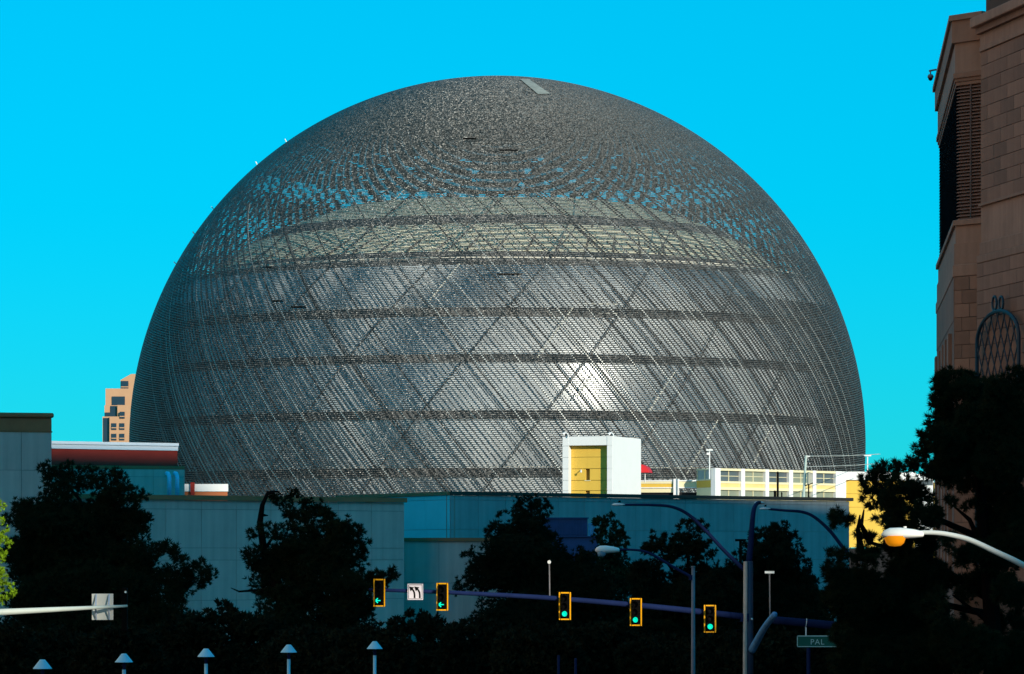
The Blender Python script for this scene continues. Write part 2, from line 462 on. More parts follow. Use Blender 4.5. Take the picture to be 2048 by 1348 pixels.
for x0, x1, y in ((1112, 1138, 296), (1140, 1180, 301), (1050, 1090, 298), (1140, 1240, 627), (1140, 1240, 608)):
    n_ = max(2, int((x1 - x0) / 14))
    for j in range(n_):
        xa = x0 + (x1 - x0) * j / n_
        lift_strip([(xa, y), (xa + (x1 - x0) / n_ * 0.6, y + 0.4)], 0.1, 'white_brace', M_beam_l)
# pale panel patch near the crown
pm = MB(); qd = ((1040, 158), (1058, 158), (1100, 187), (1076, 188)); NG = 8
for i in range(NG + 1):
    for j in range(NG + 1):
        u, v = i / NG, j / NG
        x = (qd[0][0]*(1-u) + qd[1][0]*u)*(1-v) + (qd[3][0]*(1-u) + qd[2][0]*u)*v
        y = (qd[0][1]*(1-u) + qd[1][1]*u)*(1-v) + (qd[3][1]*(1-u) + qd[2][1]*u)*v
        pm.v.append(tuple(on_sphere(x, y, AR + 0.14)))
for i in range(NG):
    for j in range(NG):
        a_ = i*(NG+1) + j; pm.f.append((a_, a_+1, a_+NG+2, a_+NG+1))
pm.build('pale_panel', mat('pale_panel_grey', (0.30, 0.29, 0.25), 0.7, var=0.3, scale=0.8), arena)

for x_, y_ in ((570, 280), (511, 325), (424, 416), (392, 470), (347, 525)):
    dv = Vector((x_ - 995, 0, 888 - y_)).normalized()
    mb = MB(); mb.tube([AC + dv * (AR - 0.3), AC + dv * (AR + 1.0) + Vector((0, 0, 0.5))], 0.12, 5); mb.build('edge_rod', M_beam_l, arena)

# ------------------------------------------------------------------ generic walls
def n2(a, b):             # wall normal, towards the street, for a wall running left to right
    d = (b - a).normalized(); return Vector((d.y, -d.x))
def panel_wall(parent, a, b, rows, ncol, m, t=0.10, gap=0.035, body=0.5, name='wall_panel'):
    """backing wall plus separate panels with open joints; rows = list of z levels, low to high"""
    d = (b - a); L = d.length; d.normalize(); n = Vector((d.y, -d.x)); ang = math.atan2(d.y, d.x)
    bk = MB(); q = [a, b, b - n*body, a - n*body]
    bk.prism([(p.x, p.y) for p in q], rows[0], rows[-1]); bk.build('wall', M_joint, parent)
    w = L / ncol
    for i in range(len(rows) - 1):
        z0, z1 = rows[i], rows[i+1]
        pb = MB(); pb.box((gap/2, -t, gap/2), (w - gap/2, -0.001, z1 - z0 - gap/2))
        me = mesh_of(pb, name, m)
        for k in range(ncol):
            p = a + d * (w * k)
            place(me, name, parent, (p.x, p.y, z0), ang)
def rail(parent, a, b, z0, z1, out, m, name='cap', back=0.6, bev=0.0):
    d = (b - a).normalized(); n = Vector((d.y, -d.x))
    q = [a + n*out, b + n*out, b - n*back, a - n*back]
    mb = MB(); mb.prism([(p.x, p.y) for p in q], z0, z1); return mb.build(name, m, parent, bevel=bev)
def block(parent, pts, z0, z1, m, name='wall', bev=0.0):
    mb = MB(); mb.prism([(p.x, p.y) for p in pts], z0, z1); return mb.build(name, m, parent, bevel=bev)

# long teal hall nearest the street, left
hall = thing('exhibition_hall', 'long low teal panelled hall with brown cap behind the left pines', 'building', (XY(500, 272).x, 272, 0))
Da, Db = XY(-120, 254), XY(807, 280)
zD = ZP(1005, 280)
panel_wall(hall, Da, Db, [0.0, ZP(1200, 270), ZP(1120, 272), ZP(1096, 272), ZP(1020, 272), zD - 0.02], 13, M_teal)
rail(hall, Da, Db + Vector((0.12, 0.0)), zD, zD + 0.36, 0.3, M_trim, 'cap')
block(hall, [Da + Vector((0, .6)), Db + Vector((0, .6)), XY(803, 300), XY(-160, 300)], 0, zD - 0.05, M_teal, 'body')
# lower recessed wing
wing = thing('low_wing', 'low teal wing with dark brown cap beside the two-arrow sign', 'building', (XY(900, 287).x, 287, 0))
Ea, Eb = XY(800, 287), XY(1190, 287)
zE = ZP(1083, 287)
panel_wall(wing, Ea, Eb, [0.0, ZP(1166, 287), zE], 5, M_teal)
rail(wing, Ea, Eb, zE + 0.004, zE + 0.3, 0.25, M_trim, 'cap')
block(wing, [Ea + Vector((0, .6)), Eb + Vector((0, .6)), XY(1190, 299), XY(800, 299)], 0, zE - 0.02, M_teal, 'body')
# big hall behind, corner towards the street
hall2 = thing('convention_hall', 'wide flat roofed deep teal hall in front of the round arena', 'building', (XY(1200, 318).x, 318, 0))
Fl, Fc, Fr = XY(676, 324), XY(900, 303), XY(1697, 338)
zF = ZP(990, 303)
rowsF = [0.0, ZP(1190, 310), ZP(1120, 310), ZP(1060, 310), ZP(1002, 310), zF - 0.02]
panel_wall(hall2, Fl, Fc, rowsF, 5, mat('skylit_teal_wall', (0.16, 0.62, 0.70), 0.85, var=0.08, scale=0.25))  # left face coloured bluer and brighter to stand for skylight on it
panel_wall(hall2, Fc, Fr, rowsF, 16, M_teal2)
rail(hall2, Fl, Fc, zF, zF + 0.30, 0.25, M_trim, 'cap')
rail(hall2, Fc, Fr + Vector((0.3, 0)), zF + 0.003, zF + 0.32, 0.25, mat('dark_trim', (0.045, 0.04, 0.035), 0.8), 'cap')
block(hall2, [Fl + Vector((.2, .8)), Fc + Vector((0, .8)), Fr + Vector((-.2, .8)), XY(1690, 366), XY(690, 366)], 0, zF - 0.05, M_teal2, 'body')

# tall block at the left edge
blk = thing('corner_block', 'tall teal block with rounded brown cornice at the left edge', 'building', (XY(40, 247).x, 247, 0))
Aa, Ab = XY(-140, 246), XY(103, 248)
zA = ZP(826, 248)
panel_wall(blk, Aa, Ab, [0, ZP(1050, 247), ZP(940, 247), ZP(862, 247)], 4, M_teal, gap=0.03)
rail(blk, Aa, Ab, ZP(862, 248), ZP(837, 248), 0.05, M_trim, 'frieze', 0.5)
rail(blk, Aa, Ab + Vector((0.05, 0)), ZP(865, 248), ZP(862.5, 248), 0.13, M_trim, 'moulding', 0.4)
mo = rail(blk, Aa, Ab + Vector((0.16, 0)), ZP(836, 248), zA, 0.2, M_trim, 'cornice', 1.2, bev=0.12)
block(blk, [Aa + Vector((0, .6)), Ab + Vector((-.1, .6)), XY(96, 300), XY(-180, 300)], 0, zA - 0.3, M_teal, 'body')

# maroon and white storey behind it, on a pale lower storey
mar = thing('maroon_building', 'flat maroon storey under a blue-white fascia behind the left block', 'building', (XY(230, 330).x, 330, 0))
Ba, Bb = XY(60, 326), XY(355, 334)
rail(mar, Ba, Bb, ZP(931, 330), ZP(899, 330), 0.0, M_maroon, 'wall', 3.0)
rail(mar, Ba, Bb, ZP(898.8, 330), ZP(890, 330), 0.15, M_bluewh, 'fascia', 2.5)
rail(mar, Ba, Bb, ZP(889.8, 330), ZP(884, 330), 0.3, M_bluewh, 'fascia_cap', 2.5)
Bc, Bd = XY(55, 318), XY(369, 322)
panel_wall(mar, Bc, Bd, [0, ZP(990, 320), ZP(953, 320), ZP(938, 320)], 5, M_teal, gap=0.03)
rail(mar, Bc, Bd, ZP(937.9, 320), ZP(931.2, 320), 0.12, M_trim, 'cap', 5.0)
block(mar, [Bc + Vector((0, .6)), Bd + Vector((-.05, .6)), XY(366, 345), XY(40, 345)], 0, ZP(940, 320), M_teal, 'body')
for k, px in enumerate((338.5, 354.5)):
    t = thing('roof_drain_pipe', ('left' if k == 0 else 'right') + ' one of two pale blue bent pipes on the teal wall', 'pipe', P(px, 995, 318.5), 'bent pipes on the teal wall')
    mb = MB()
    arc = [P(px, 996, 318.5), P(px, 956, 318.5), P(px - 0.8, 950, 318.6), P(px - 2.6, 947, 319), P(px - 5, 946.5, 320.5)]
    mb.tube(arc, 0.19, 10); mb.build('pipe', M_pipe, t, smooth=True)
    mb = MB(); mb.tube([P(px, 975, 318.5), P(px, 973.5, 318.5)], 0.225, 10); mb.build('collar', M_pipe, t)

# small orange-white box
ob = thing('orange_kiosk_block', 'low orange and white block half in sunlight before the arena', 'building', (XY(412, 346).x, 346, 0))
Ca, Cb = XY(360, 346), XY(455, 346)
block(ob, [Ca, Cb, Cb + Vector((-1.2, 8)), Ca + Vector((-1.2, 8))], 0, ZP(983, 346), M_orange, 'wall')
rail(ob, Ca, Cb + Vector((.05, 0)), ZP(982.9, 346), ZP(968, 346), 0.12, M_white, 'fascia', 0.4)
fp = XY(385, 345.6); mbx = MB(); mbx.box((fp.x - .2, fp.y - .05, ZP(996, 346)), (fp.x + .2, fp.y + .2, ZP(965, 346)))
mbx.build('downpipe', M_maroon, ob)

# sunlit tan hotel tower far behind, left of the arena
tt = thing('tan_tower', 'distant sunlit tan tower with stepped top and dark windows', 'building', (XY(240, 1150).x, 1150, 0))
def tb(x0, x1, y0, y1, d0, d1, m, name, nz=0.0):
    a, b = XY(x0, d0), XY(x1, d0)
    mb = MB(); mb.box((a.x, d0, nz if y1 is None else ZP(y1, d0)), (b.x, d1, ZP(y0, d0))); return mb.build(name, m, tt)
tb(219, 285, 833, None, 1150, 1175, M_tan, 'shaft')
tb(205, 219.2, 833, None, 1152, 1175, M_tan, 'side_bay')
tb(209, 235, 810.5, 833.2, 1153, 1174, M_tan, 'upper_step')
tb(234.8, 285, 810, 833.4, 1151, 1174, M_tan, 'upper_step')
tb(211, 285, 777, 810.4, 1154, 1173, M_tan, 'top_step')
tb(241, 285, 760, 777.3, 1155, 1172, M_tan, 'penthouse')
# slanting crown and penthouse opening
x0, x1 = XY(241, 1155).x, XY(285, 1155).x
mb = MB(); mb.prism([(0, 0), (1, 0), (1, 1), (0, 1)], 0, 1); mb = MB()
zz0, zz1 = ZP(760, 1155), ZP(748, 1155)
xm = XY(262, 1155).x
mb.add([(x0,1155,zz0),(x1,1155,zz0),(x1,1170,zz0),(x0,1170,zz0),(xm,1155,zz1),(x1,1155,zz1),(x1,1170,zz1),(xm,1170,zz1)],
       [(0,3,2,1),(4,5,6,7),(0,1,5,4),(1,2,6,5),(2,3,7,6),(3,0,4,7)])
mb.build('sloped_roof', M_tan, tt)
def twin(x0, x1, y0, y1, d, sub=True):
    a, b = XY(x0, d), XY(x1, d)
    mb = MB(); mb.box((a.x, d - 0.35, ZP(y1, d)), (b.x, d + 0.3, ZP(y0, d))); w = mb.build('window', M_towglass, tt)
    if sub:
        zc = ZP(y1 - (y1-y0)*0.3, d)
        mb = MB(); mb.box((a.x, d - 0.5, zc - .15), (b.x, d - 0.36, zc + .15)); mb.build('transom', M_tan, w)
for yr in (846.5, 867.5, 888):
    for x in (223, 239): twin(x, x + 10, yr, yr + 13, 1150)
twin(239.5, 249.5, 823.5, 837, 1149.99)
twin(224, 250, 783 + 10, 810, 1154, False)
twin(221, 233, 812, 833, 1153, False)
twin(210, 221, 825, 833, 1152.98, False)
twin(207, 218, 836, 890, 1151.99, False)
twin(242, 257, 762, 779, 1154.99)

# ------------------------------------------------------------------ sunlit white stair tower
tw = thing('stair_tower', 'sunlit white stair tower with a deep yellow niche before the arena', 'tower', (XY(1225, 392).x, 392, 0))
c0 = XY(1225, 390.0)
dl = Vector((-0.94, 0.34)); dr = Vector((0.34, 0.94))
Lw = 5.88; Lr = 10.4
zt_, zb_ = ZP(872, 390), 0.0
def tq(u0, u1, v0, v1): return [c0 + dl*u1 + dr*v0, c0 + dl*u0 + dr*v0, c0 + dl*u0 + dr*v1, c0 + dl*u1 + dr*v1]
ND = 0.85
block(tw, tq(0, 0.62, 0, Lr), zb_, zt_, M_white, 'wall')                        # right wall
block(tw, tq(Lw - 0.70, Lw - 0.02, 0.06, Lr), zb_, zt_ - 0.02, M_white, 'wall')   # left jamb
zc_ = [zb_, ZP(1003, 390), ZP(981, 390), ZP(960, 390), ZP(937, 390), ZP(914, 390), ZP(891, 390), zt_]
for k in range(len(zc_) - 1):
    for ua, ub in ((Lw - 0.72, Lw), (0.02, 0.62)):
        block(tw, tq(ua, ub, -0.02 if ua > 1 else -0.05, 0.055 if ua > 1 else -0.002), zc_[k] + 0.02, zc_[k+1] - 0.02, M_white, 'face_panel')
block(tw, tq(0.62, Lw - 0.72, 0, ND + 0.5), ZP(890, 390), zt_, M_white, 'lintel')
block(tw, tq(0.62, Lw - 0.72, ND + .5, Lr), ZP(890, 390), zt_ - 0.2, M_white, 'roof')
# yellow back wall in courses, with two openings
u0, u1 = 0.62, Lw - 0.72
ow0, ow1 = 2.95, 3.5
ys = [(890, 937), (937, 960), (960, 981), (981, 1010), (1010, 1110)]
for ya, yb in ys:
    zA_, zB_ = ZP(yb, 390) + 0.03, ZP(ya, 390)
    if (ya, yb) in ((937, 960), (981, 1010)):
        block(tw, tq(u0, ow0, ND, ND + 0.4), zA_, zB_, M_yellow, 'yellow_panel')
        block(tw, tq(ow1, u1, ND, ND + 0.4), zA_, zB_, M_yellow, 'yellow_panel')
        block(tw, tq(ow0, ow1, ND + 0.6, ND + 0.7), zA_, zB_, M_dark, 'opening')
        block(tw, tq(ow0 - .06, ow1 + .06, ND - 0.08, ND + .3), zA_ - 0.09, zA_ - 0.02, M_cream, 'sill')
    else:
        zs = [zA_, (zA_ + zB_)/2, zB_] if ya == 890 else [zA_, zB_]
        for k in range(len(zs) - 1):
            block(tw, tq(u0, u1, ND, ND + 0.4), zs[k] + 0.02, zs[k+1] - 0.02, M_yellow, 'yellow_panel')
block(tw, tq(u0 + .01, u1 - .01, ND + 0.45, ND + 0.55), zb_, ZP(891, 390), mat('ochre_joint', (0.3, 0.2, 0.05), 0.9), 'backing')
# floodlight brackets on its roof and in the opening
for px, lab in ((1128, 'small curved floodlight on the left roof corner of the white tower'), (1219, 'small curved floodlight above the niche edge of the white tower')):
    t = thing('roof_floodlight', lab, 'light', P(px + 8, 874, 391.5), 'floodlights on the white tower')
    mb = MB(); mb.tube([P(px + 8.5, 874, 391.5), P(px + 7.5, 868, 391.5), P(px + 4, 865.5, 391.5), P(px + 1, 866, 391.5)], 0.06, 6); mb.build('arm', M_white, t)
    mb = MB(); mb.tube([P(px + 2.2, 865.6, 391.5), P(px - 1.5, 868.5, 391.5)], [0.1, 0.16], 8); mb.build('head', M_white, t)
t = thing('wall_camera', 'small white camera hanging in the niche opening of the white tower', 'camera', P(1161, 940, 392.5))
mb = MB(); mb.tube([P(1162, 938, 392.6), P(1162, 942, 391.4)], 0.05, 6); mb.build('bracket', M_white, t)
mb = MB(); mb.tube([P(1162, 941, 391.4), P(1162, 945, 391.4)], [0.13, 0.08], 8); mb.build('body', M_white, t)
t = thing('red_canopy', 'small bright red canopy peeking out behind the white stair tower', 'canopy', P(1290, 945, 402))
mb = MB()
prof = [(1278, 929), (1285, 929), (1293, 934), (1297, 940), (1298.5, 945), (1278, 945)]
front = [P(x, y, 402) for x, y in prof]; back = [P(x, y, 402) + Vector((0.5, 3, 0)) for x, y in prof]
n_ = len(prof)
mb.add(front + back, [tuple(range(n_)), tuple(range(2*n_-1, n_-1, -1))] + [(i, n_+i, n_+(i+1) % n_, (i+1) % n_) for i in range(n_)])
mb.build('canvas', M_red, t)
mb = MB(); mb.tube([P(1290, 945, 402.5), P(1290, 965, 402.5)], 0.06, 6); mb.build('post', M_white, t)

# ------------------------------------------------------------------ yellow and white parking garage
gar = thing('parking_garage', 'sunlit cream and yellow parking garage with window bays', 'garage', (XY(1540, 405).x, 405, 0))
g0, g1 = XY(1427, 400), XY(1680, 416)
gd = (g1 - g0).normalized(); gn = n2(g0, g1); GL = (g1 - g0).length
def gx(px):       # distance along the facade for a pixel column
    k = (px - 1024) / F
    return (g0.x - k*g0.y) / (k*gd.y - gd.x)
def gz(py): return ZP(py, 406)
def gseg(px0, px1, z0, z1, out, m, name, back=0.4):
    a, b = g0 + gd*gx(px0), g0 + gd*gx(px1)
    return rail(gar, a, b, z0, z1, out, m, name, back)
cols = [(1427, 1437.5), (1479, 1486.5), (1527.5, 1534.5), (1575, 1582.5), (1622.5, 1629), (1668, 1680)]
zTop = ZP(936, 400)
for a, b in cols: gseg(a, b, 0, zTop, 0.28, M_white, 'column')
zs = {'u1': zTop - 0.28, 'u0': zTop - 1.48, 'y1': zTop - 1.72, 'y0': zTop - 2.16, 'l1': zTop - 2.48, 'l0': zTop - 3.4}
for i in range(5):
    a, b = cols[i][1], cols[i+1][0]
    gseg(a, b, zs['u1'], zTop - 0.02, 0.2, M_cream, 'top_beam')
    gseg(a, b, zs['y1'], zs['u0'], 0.16, M_cream, 'spandrel')
    gseg(a, b, zs['y0'], zs['y1'], 0.1, mat('pale_yellow_band', (0.80, 0.62, 0.24), 0.8), 'yellow_band')
    gseg(a, b, zs['l1'], zs['y0'], 0.16, M_cream, 'spandrel')
    gseg(a, b, zs['l0'] - 0.25, zs['l0'], 0.16, M_cream, 'spandrel')
    gseg(a, b, 0, zs['l0'] - 0.25, 0.0, M_cream, 'lower_wall')
    for (z0, z1, kind) in ((zs['u0'], zs['u1'], 0), (zs['l0'], zs['l1'], 1)):
        w_ = gseg(a, b, z0, z1, -0.12, (M_glassd if (i % 2 == 0 and kind == 0) else M_glass), 'window', 0.25)
        xm_ = (a + b) / 2
        for pr in ((xm_ - 0.5, xm_ + 0.5, z0, z1), (a, b, (z0 + z1)/2 - 0.03, (z0 + z1)/2 + 0.03)):
            A_, B_ = g0 + gd*gx(pr[0]), g0 + gd*gx(pr[1])
            d_ = (B_ - A_).normalized(); nn = Vector((d_.y, -d_.x))
            if kind == 1 and pr[0] == a: continue
            mb = MB(); mb.prism([((A_ + nn*(-0.05)).x, (A_ + nn*(-0.05)).y), ((B_ + nn*(-0.05)).x, (B_ + nn*(-0.05)).y), ((B_ - nn*0.11).x, (B_ - nn*0.11).y), ((A_ - nn*0.11).x, (A_ - nn*0.11).y)], pr[2], pr[3])
            mb.build('mullion', M_cream, w_)
# left return wing with glass screen
wl = XY(1394, 404)
rail(gar, wl, g0 + Vector((-0.1, 0.2)), ZP(961, 402), ZP(959, 402), 0.1, M_cream, 'top_beam')
rail(gar, wl, g0 + Vector((-0.1, 0.2)), ZP(975, 402), ZP(961.2, 402), 0.05, M_yellow, 'yellow_band')
rail(gar, wl, g0 + Vector((-0.1, 0.2)), 0, ZP(975.2, 402), 0.05, M_cream, 'wall')
wd = (g0 - wl)
for k in range(2):
    a = wl + wd * (0.02 + 0.47*k); b = wl + wd * (0.47 + 0.47*k)
    o_ = rail(gar, a, b, ZP(959, 402), ZP(940, 402), 0.0, mat('screen_glass', (0.30, 0.31, 0.29), 0.3, var=0.2), 'window', 0.06)
    for q in (a, b):
        mb = MB(); mb.box((q.x - .06, q.y - .1, ZP(959, 402)), (q.x + .06, q.y + .02, ZP(938, 402))); mb.build('mullion', M_cream, o_)
rail(gar, wl, g0 + Vector((-.1, .2)), ZP(940, 402), ZP(937.5, 402), 0.1, M_cream, 'top_beam', 0.15)
# low ramp on the left up to the stair tower
ra, rb = XY(1280, 406), XY(1396, 405)
def rseg(x0, x1, y0, y1, out, m, name, back=0.3):
    a = XY(x0, 406 - (x0-1280)/116.0); b = XY(x1, 406 - (x1-1280)/116.0)
    return rail(gar, a, b, ZP(y1, 406), ZP(y0, 406), out, m, name, back)
for a, b in ((1280, 1347.5), (1358, 1396)):
    rseg(a, b, 960.5, 963, 0.15, M_white, 'top_beam')
    rseg(a, b, 967.5 if a == 1280 else 963.1, 974.5, 0.05, M_yellow if a == 1280 else M_cream, 'yellow_band')
    if a == 1280: rseg(a, b, 963.1, 967.4, 0.1, M_cream, 'spandrel')
    rseg(a, b, 974.6, 976.5, 0.14, M_white, 'spandrel')
    if a == 1280: rseg(a, b, 977, 985, 0.0, M_cream, 'wall')
    rseg(a, b, 985.2, 1110, -2.5, M_dark, 'void')
rseg(1347.5, 1358, 958, 1110, 0.4, M_white, 'column', 0.6)
# right end bay: white head over a tall yellow wall
r0, r1 = XY(1680, 416.2), XY(1830, 420)
rail(gar, r0, r1, ZP(959.5, 416), ZP(943, 416), 0.25, M_white, 'head_beam', 6)
rail(gar, r0, XY(1690, 416.5), 0, ZP(959.6, 416), 0.25, M_white, 'column', 6)
for k in range(5):
    zA_ = ZP(960, 416) - 1.6*(k+1); zB_ = ZP(960, 416) - 1.6*k - 0.03
    rail(gar, XY(1690.2, 416.5), r1, max(zA_, 0), zB_, 0.0, M_yellow, 'yellow_panel', 4)
rail(gar, XY(1690.2, 416.6), r1, 0.0, ZP(960, 416) - 8.1, -0.1, M_dark, 'base_wall', 4)
block(gar, [g0 + Vector((.2, .5)), g1 + Vector((0, .5)), g1 + Vector((5, 40)), g0 + Vector((5, 40))], 0, zTop - 0.4, M_cream, 'deck')

def lamp_post(name, lab, cat, px, ytop, ybot, d, r, w, m, group=None):
    t = thing(name, lab, cat, P(px, ybot, d), group)
    mb = MB(); mb.tube([P(px, ybot, d), P(px, ytop, d)], [r*1.2, r], 8); mb.build('pole', m, t)
    mb = MB(); p = P(px, ytop, d); mb.box((p.x - w, p.y - .2, p.z - .02), (p.x + w, p.y + .2, p.z + .14)); mb.build('lamp_head', m, t)
    return t
t = lamp_post('garage_lamp', 'slim white double lamp post on the garage left of its window bays', 'lamp post', 1419, 901, 958, 399, 0.07, 0.38, M_white)
mb = MB(); p = P(1415.5, 907.5, 398.9); mb.box((p.x - .13, p.y - .1, p.z - .13), (p.x + .13, p.y + .1, p.z + .13)); mb.build('camera_box', M_white, t)
lamp_post('garage_lamp', 'slim white lamp post on the garage roof at the arena right edge', 'lamp post', 1735, 912, 950, 418, 0.07, 0.42, M_white)
# utility pole with wires on the hall roof
up = thing('utility_pole', 'pale green utility pole with wires standing before the garage windows', 'pole', P(1608, 996, 352))
mb = MB(); mb.tube([P(1607, 997, 352), P(1612, 911, 352)], [0.15, 0.11], 8); mb.build('pole', mat('pale_green_pole', (0.45, 0.55, 0.5), 0.6), up)
for (y0, y1) in ((912, 908), (933, 927)):
    mb = MB(); mb.tube([P(1612 + (1760-1612)*k/10, y0 + (y1-y0)*k/10 + 3.0*math.sin(math.pi*k/10)*0.5, 352 + 6*k) for k in range(11)], 0.035, 5); mb.build('wire', mat('wire', (0.55, 0.55, 0.5), 0.6), up)
mb = MB(); p = P(1618, 912, 352); mb.tube([P(1611, 912, 352), P(1620, 913, 352)], 0.07, 6); mb.build('insulator', M_white, up)
mb = MB(); mb.tube([P(1617, 968, 351.5), P(1618, 944, 351.5)], 0.16, 8); mb.build('transformer', mat('transformer_grey', (0.35, 0.35, 0.28), 0.6), up)
mb = MB(); mb.tube([P(1608, 972, 352), P(1626, 966, 351.6)], 0.06, 6); mb.build('cross_arm', M_black, up)
mb = MB(); mb.tube([P(1617, 996, 351.5), P(1617.5, 966, 351.5)], 0.07, 6); mb.build('stay', M_black, up)
for px, y0, y1, r, lab in ((1555.5, 943, 997, 0.11, 'tall dark vent mast on the teal hall roof'), (1550, 981, 997, 0.13, 'short dark vent stub beside the tall vent mast'), (1563.5, 984, 997, 0.07, 'tiny pointed dark vent right of the tall vent mast')):
    t = thing('roof_vent', lab, 'vent', P(px, y1, 345))
    mb = MB(); mb.tube([P(px, y1, 345), P(px, y0 + 3, 345)], r, 8); mb.build('pipe', M_black, t)
    mb = MB(); mb.tube([P(px, y0 + 3, 345), P(px, y0, 345)], [r*1.4, r*0.5], 8); mb.build('cowl', M_black, t)
# distant pale block at far right, seen through the pine
t = thing('pale_far_block', 'pale sunlit far block glimpsed through the right pine', 'building', (XY(1835, 520).x, 520, 0))
for (x0, x1, y0, m_) in ((1795, 1868, 948, M_white), (1866, 1900, 965, M_yellow)):
    a, b = XY(x0, 520), XY(x1, 520)
    mb = MB(); mb.box((a.x, 520, 0), (b.x, 535, ZP(y0, 520))); mb.build('wall', m_, t)
    mb = MB(); mb.box((a.x + .2, 519.8, ZP(y0 + 22, 520)), (b.x - .2, 520.2, ZP(y0 + 12, 520))); mb.build('window', M_glassd, t)

# rooftop unit and little annex behind the conifer
t = thing('mechanical_annex', 'low dark blue annex between the conifer and the small round tree', 'building', (XY(1150, 292).x, 292, 0))
a, b = XY(1095, 282), XY(1196, 282)
mb = MB(); mb.box((a.x, 282, 0), (b.x, 286, ZP(1074, 282))); mb.build('wall', M_unit, t)
mb = MB(); mb.box((a.x, 281.8, ZP(1074, 282)), (b.x + .1, 286, ZP(1072, 282))); mb.build('cap', M_unit, t)
t = thing('rooftop_unit', 'dark blue ribbed rooftop unit standing on the low annex', 'air conditioner', (XY(1140, 283).x, 284, ZP(1072, 282)))
a, b = XY(1088, 283), XY(1175, 283)
mb = MB(); mb.box((a.x, 283, ZP(1072, 282) + .02), (b.x, 285.5, ZP(1037, 283))); mb.build('casing', M_unit, t)
for k in range(15):
    x = a.x + (b.x - a.x) * (k + .5) / 15
    mb = MB(); mb.box((x - .05, 282.9, ZP(1070, 283)), (x + .05, 283.0, ZP(1039, 283))); mb.build('rib', M_unit, t)
mb = MB(); mb.box((a.x - .1, 282.8, ZP(1037, 283)), (b.x + .1, 285.7, ZP(1035, 283))); mb.build('lid', M_unit, t)
t = thing('roof_railing', 'short upright metal railing beside the blue rooftop unit', 'railing', P(1182, 1072, 283))
for k in range(4):
    mb = MB(); mb.tube([P(1178 + 3.5*k, 1073, 283), P(1178 + 3.5*k, 1048, 283)], 0.05, 6); mb.build('baluster', M_armblue, t)
mb = MB(); mb.tube([P(1176, 1048, 283), P(1191, 1048, 283)], 0.05, 6); mb.build('top_rail', M_armblue, t)

# ------------------------------------------------------------------ brown stone building at the right edge
br = thing('brown_stone_building', 'tall brown stone building with louvred bay at the right edge', 'building', (27, 175, 0))
BD = 180.0
A1 = XY(1962, BD); dN = Vector((-0.2, 0.98)).normalized()
N0 = A1 - dN * 30.0
A2 = A1 + Vector((0.98, 0.2)) * 14
dW1 = Vector((-0.67, 0.742)).normalized(); dW2 = Vector((0.089, 0.996)).normalized()
B0 = XY(1962, BD + 0.5) + Vector((1.2, -1.2))*0.0
B1 = B0 + dW1 * 1.69
B0 = B0 - dW1 * 0.35
B2 = B1 + dW2 * 28.0
def off_path(path, off):
    out = []
    for i, p in enumerate(path):
        ns = []
        if i > 0: d = (p - path[i-1]).normalized(); ns.append(Vector((-d.y, d.x)))
        if i < len(path) - 1: d = (path[i+1] - p).normalized(); ns.append(Vector((-d.y, d.x)))
        if len(ns) == 2:
            m_ = (ns[0] + ns[1]).normalized(); out.append(p + m_ * (off / max(m_.dot(ns[0]), 0.3)))
        else: out.append(p + ns[0]*off)
    return out
def bband(path, off, z0, z1, m, name, depth=0.6, bev=0.0):
    o_, i_ = off_path(path, off), off_path(path, off - depth)
    mb = MB()
    poly = o_ + i_[::-1]
    mb.prism([(p.x, p.y) for p in poly][::-1], z0, z1)
    return mb.build(name, m, br, bevel=bev)
zN = lambda y: ZP(y, BD)
zW = lambda y: ZP(y, B1.y)
PN = [N0, A1]; PWp = [B0, B1, B2]
# cores
block(br, [N0 + Vector((.25, 0)), A1 + Vector((.25, -.05)), A2, N0 + Vector((14, 0))], 0, zN(-20), M_brown_j, 'core')
block(br, [off_path(PWp, -0.45)[0], off_path(PWp, -0.45)[1], off_path(PWp, -0.45)[2], B2 + Vector((12, 0)), B0 + Vector((12, 0))][::-1], 0, zW(36), M_brown_j, 'core')
# N: mouldings
bband(PN, 0.62, zN(58), zN(38), M_brown_l, 'cornice', 0.9, 0.06)
bband(PN, 0.30, zN(70), zN(58.2), M_brown, 'cornice_bed', 0.6)
bband(PN, 0.06, zN(95), zN(70.2), M_brown_l, 'frieze', 0.3)
bband(PN, 0.12, zN(105), zN(95.2), M_brown_l, 'moulding', 0.4, 0.03)
bband(PN, 0.16, zN(414), zN(408), M_brown_l, 'ledge', 0.5, 0.03)
bband(PN, 0.0, zN(486), zN(414.2), M_brown_l, 'smooth_band', 0.3)
bband(PN, 0.10, zN(512), zN(486.2), M_brown_l, 'smooth_band', 0.4, 0.05)
bband(PN, 0.26, zN(528), zN(512.2), M_brown_l, 'smooth_band', 0.5, 0.05)
bband([N0, A1 + dN * -0.8], -0.25, zN(37.8), zN(-60), M_brown, 'upper_storey', 0.4)
